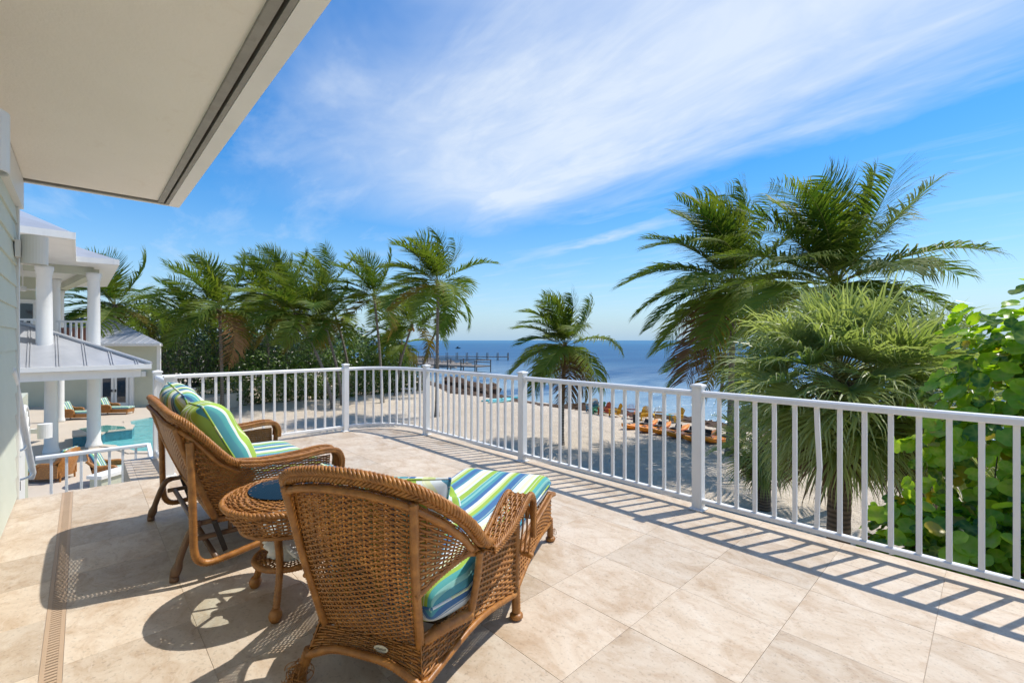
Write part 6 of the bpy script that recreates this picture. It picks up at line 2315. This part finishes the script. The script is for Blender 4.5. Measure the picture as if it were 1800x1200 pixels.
# paddle boards
def board(label, px0, py0, px1, py1, mt, w_):
    a, b = sand(px0, py0), sand(px1, py1)
    mid = (a + b) / 2; d = b - a; L = d.length
    t = thing('paddle_board', label, 'paddle board', (mid.x, mid.y, Z_SAND + 0.05), math.atan2(d.y, d.x), 'paddle boards on the sand')
    o_ = []
    for f in np.linspace(-1, 1, 28):
        o_.append((f * L / 2, w_ / 2 * (1 - abs(f) ** 2.6) ** 0.6))
    for f in np.linspace(1, -1, 28)[1:-1]:
        o_.append((f * L / 2, -w_ / 2 * (1 - abs(f) ** 2.6) ** 0.6))
    MB().prism(o_, 0, 0.11).ob('deck', mt, t)
    MB().prism([(x * 0.55 - 0.3, y * 0.75) for x, y in o_], 0.111, 0.118).ob('pad', M_BOARD2 if mt is M_BOARD else M_BOARD, t)
    MB().tube([(-L * 0.42, 0.0, 0.12), (-L * 0.44, 0, 0.30)], 0.05, 6).ob('fin', M_BLACK, t)
    MB().box((0.1, 0, 0.14), (0.18, 0.05, 0.05)).ob('handle', M_BLACK, t)
    return t


board('pale aqua paddle board lying on the sand near the water', 858, 709, 903, 703, M_BOARD, 0.85)
board('teal paddle board lying beside the pale aqua one', 846, 707, 912, 700, M_BOARD2, 0.8)
# pale stone block by the hedge
q = sand(718, 690)
t = thing('stone_bench', 'small white stone bench at the foot of the hedge', 'bench', (q.x, q.y, Z_SAND))
MB().box((0, 0, 0.42), (1.5, 0.45, 0.12)).ob('seat', M_TRIM, t)
for s in (-1, 1):
    MB().box((s * 0.5, 0, 0.18), (0.2, 0.36, 0.36)).ob('leg', M_TRIM, t)


# ------------------------------------------------------------------ wicker furniture on the pool terrace
def small_chaise(label, px, py, rz, flip=1):
    q = G(px, py, Z_POOL)
    t = thing('pool_chaise', label, 'chaise longue', (q.x, q.y, Z_POOL), rz, 'wicker chaises by the pool')
    MB().box((0, 0.72, 0.22), (0.62, 1.40, 0.20)).ob('body', M_WICKER, t)
    n = 9
    V = []
    for i in range(n):
        f = i / (n - 1) * 2 - 1
        V += [(f * 0.36, 0.12 * f * f - 0.02, 0.15), (f * 0.42, 0.14 * f * f - 0.2, 0.98 - 0.22 * abs(f) ** 3)]
    F = [(2 * i, 2 * i + 2, 2 * i + 3, 2 * i + 1) for i in range(n - 1)]
    V2_ = V + [(x, y + 0.05, z) for x, y, z in V]
    k = 2 * n
    F2 = F + [tuple(k + a for a in f[::-1]) for f in F] + [(2 * i + 1, 2 * i + 3, k + 2 * i + 3, k + 2 * i + 1) for i in range(n - 1)]
    MB().add(V2_, [np.array(F2)]).ob('backrest', M_WICKER, t, smooth=True)
    for s in (-1, 1):
        MB().tube(spline([(s * 0.40, -0.1, 0.78), (s * 0.40, 0.12, 0.58), (s * 0.39, 0.45, 0.56), (s * 0.39, 0.58, 0.50), (s * 0.38, 0.6, 0.3)], 16), 0.05, 8).ob('arm', M_WICKER, t, smooth=True)
        MB().box((s * 0.37, 0.30, 0.33), (0.04, 0.55, 0.40)).ob('side', M_WICKER, t)
        for y in (0.02, 1.36):
            MB().tube([(s * 0.28, y, 0.2), (s * 0.29, y, 0.0)], 0.026, 8).ob('leg', M_WICKER, t)
    cushion('seat_cushion', t, 0.60, 1.36, 0.13, M_FAB, lambda V: V + np.array((0, 0.78, 0.38)), p=10, q=3, nx=16, ny=24, pipe=0)
    th = R(68)
    cushion('back_cushion', t, 0.60, 0.66, 0.15, M_FAB, lambda V: np.stack((V[:, 0], -V[:, 1] * math.cos(th) + V[:, 2] * math.sin(th) + 0.06, V[:, 1] * math.sin(th) + V[:, 2] * math.cos(th) + 0.66), 1), p=6, q=2.6, nx=16, ny=20, pipe=0)
    return t


small_chaise('wicker pool chaise with blue striped back cushion by the pool house wall', 116, 737, R(-78))
small_chaise('wicker pool chaise in front of the french doors beyond the column', 182, 728, R(-80))
small_chaise('wicker chaise turned away beside the low wall, seen through stair railing', 168, 850, R(-62))
small_chaise('wicker chair at the foot of the white column below the stairs', 120, 842, R(100))
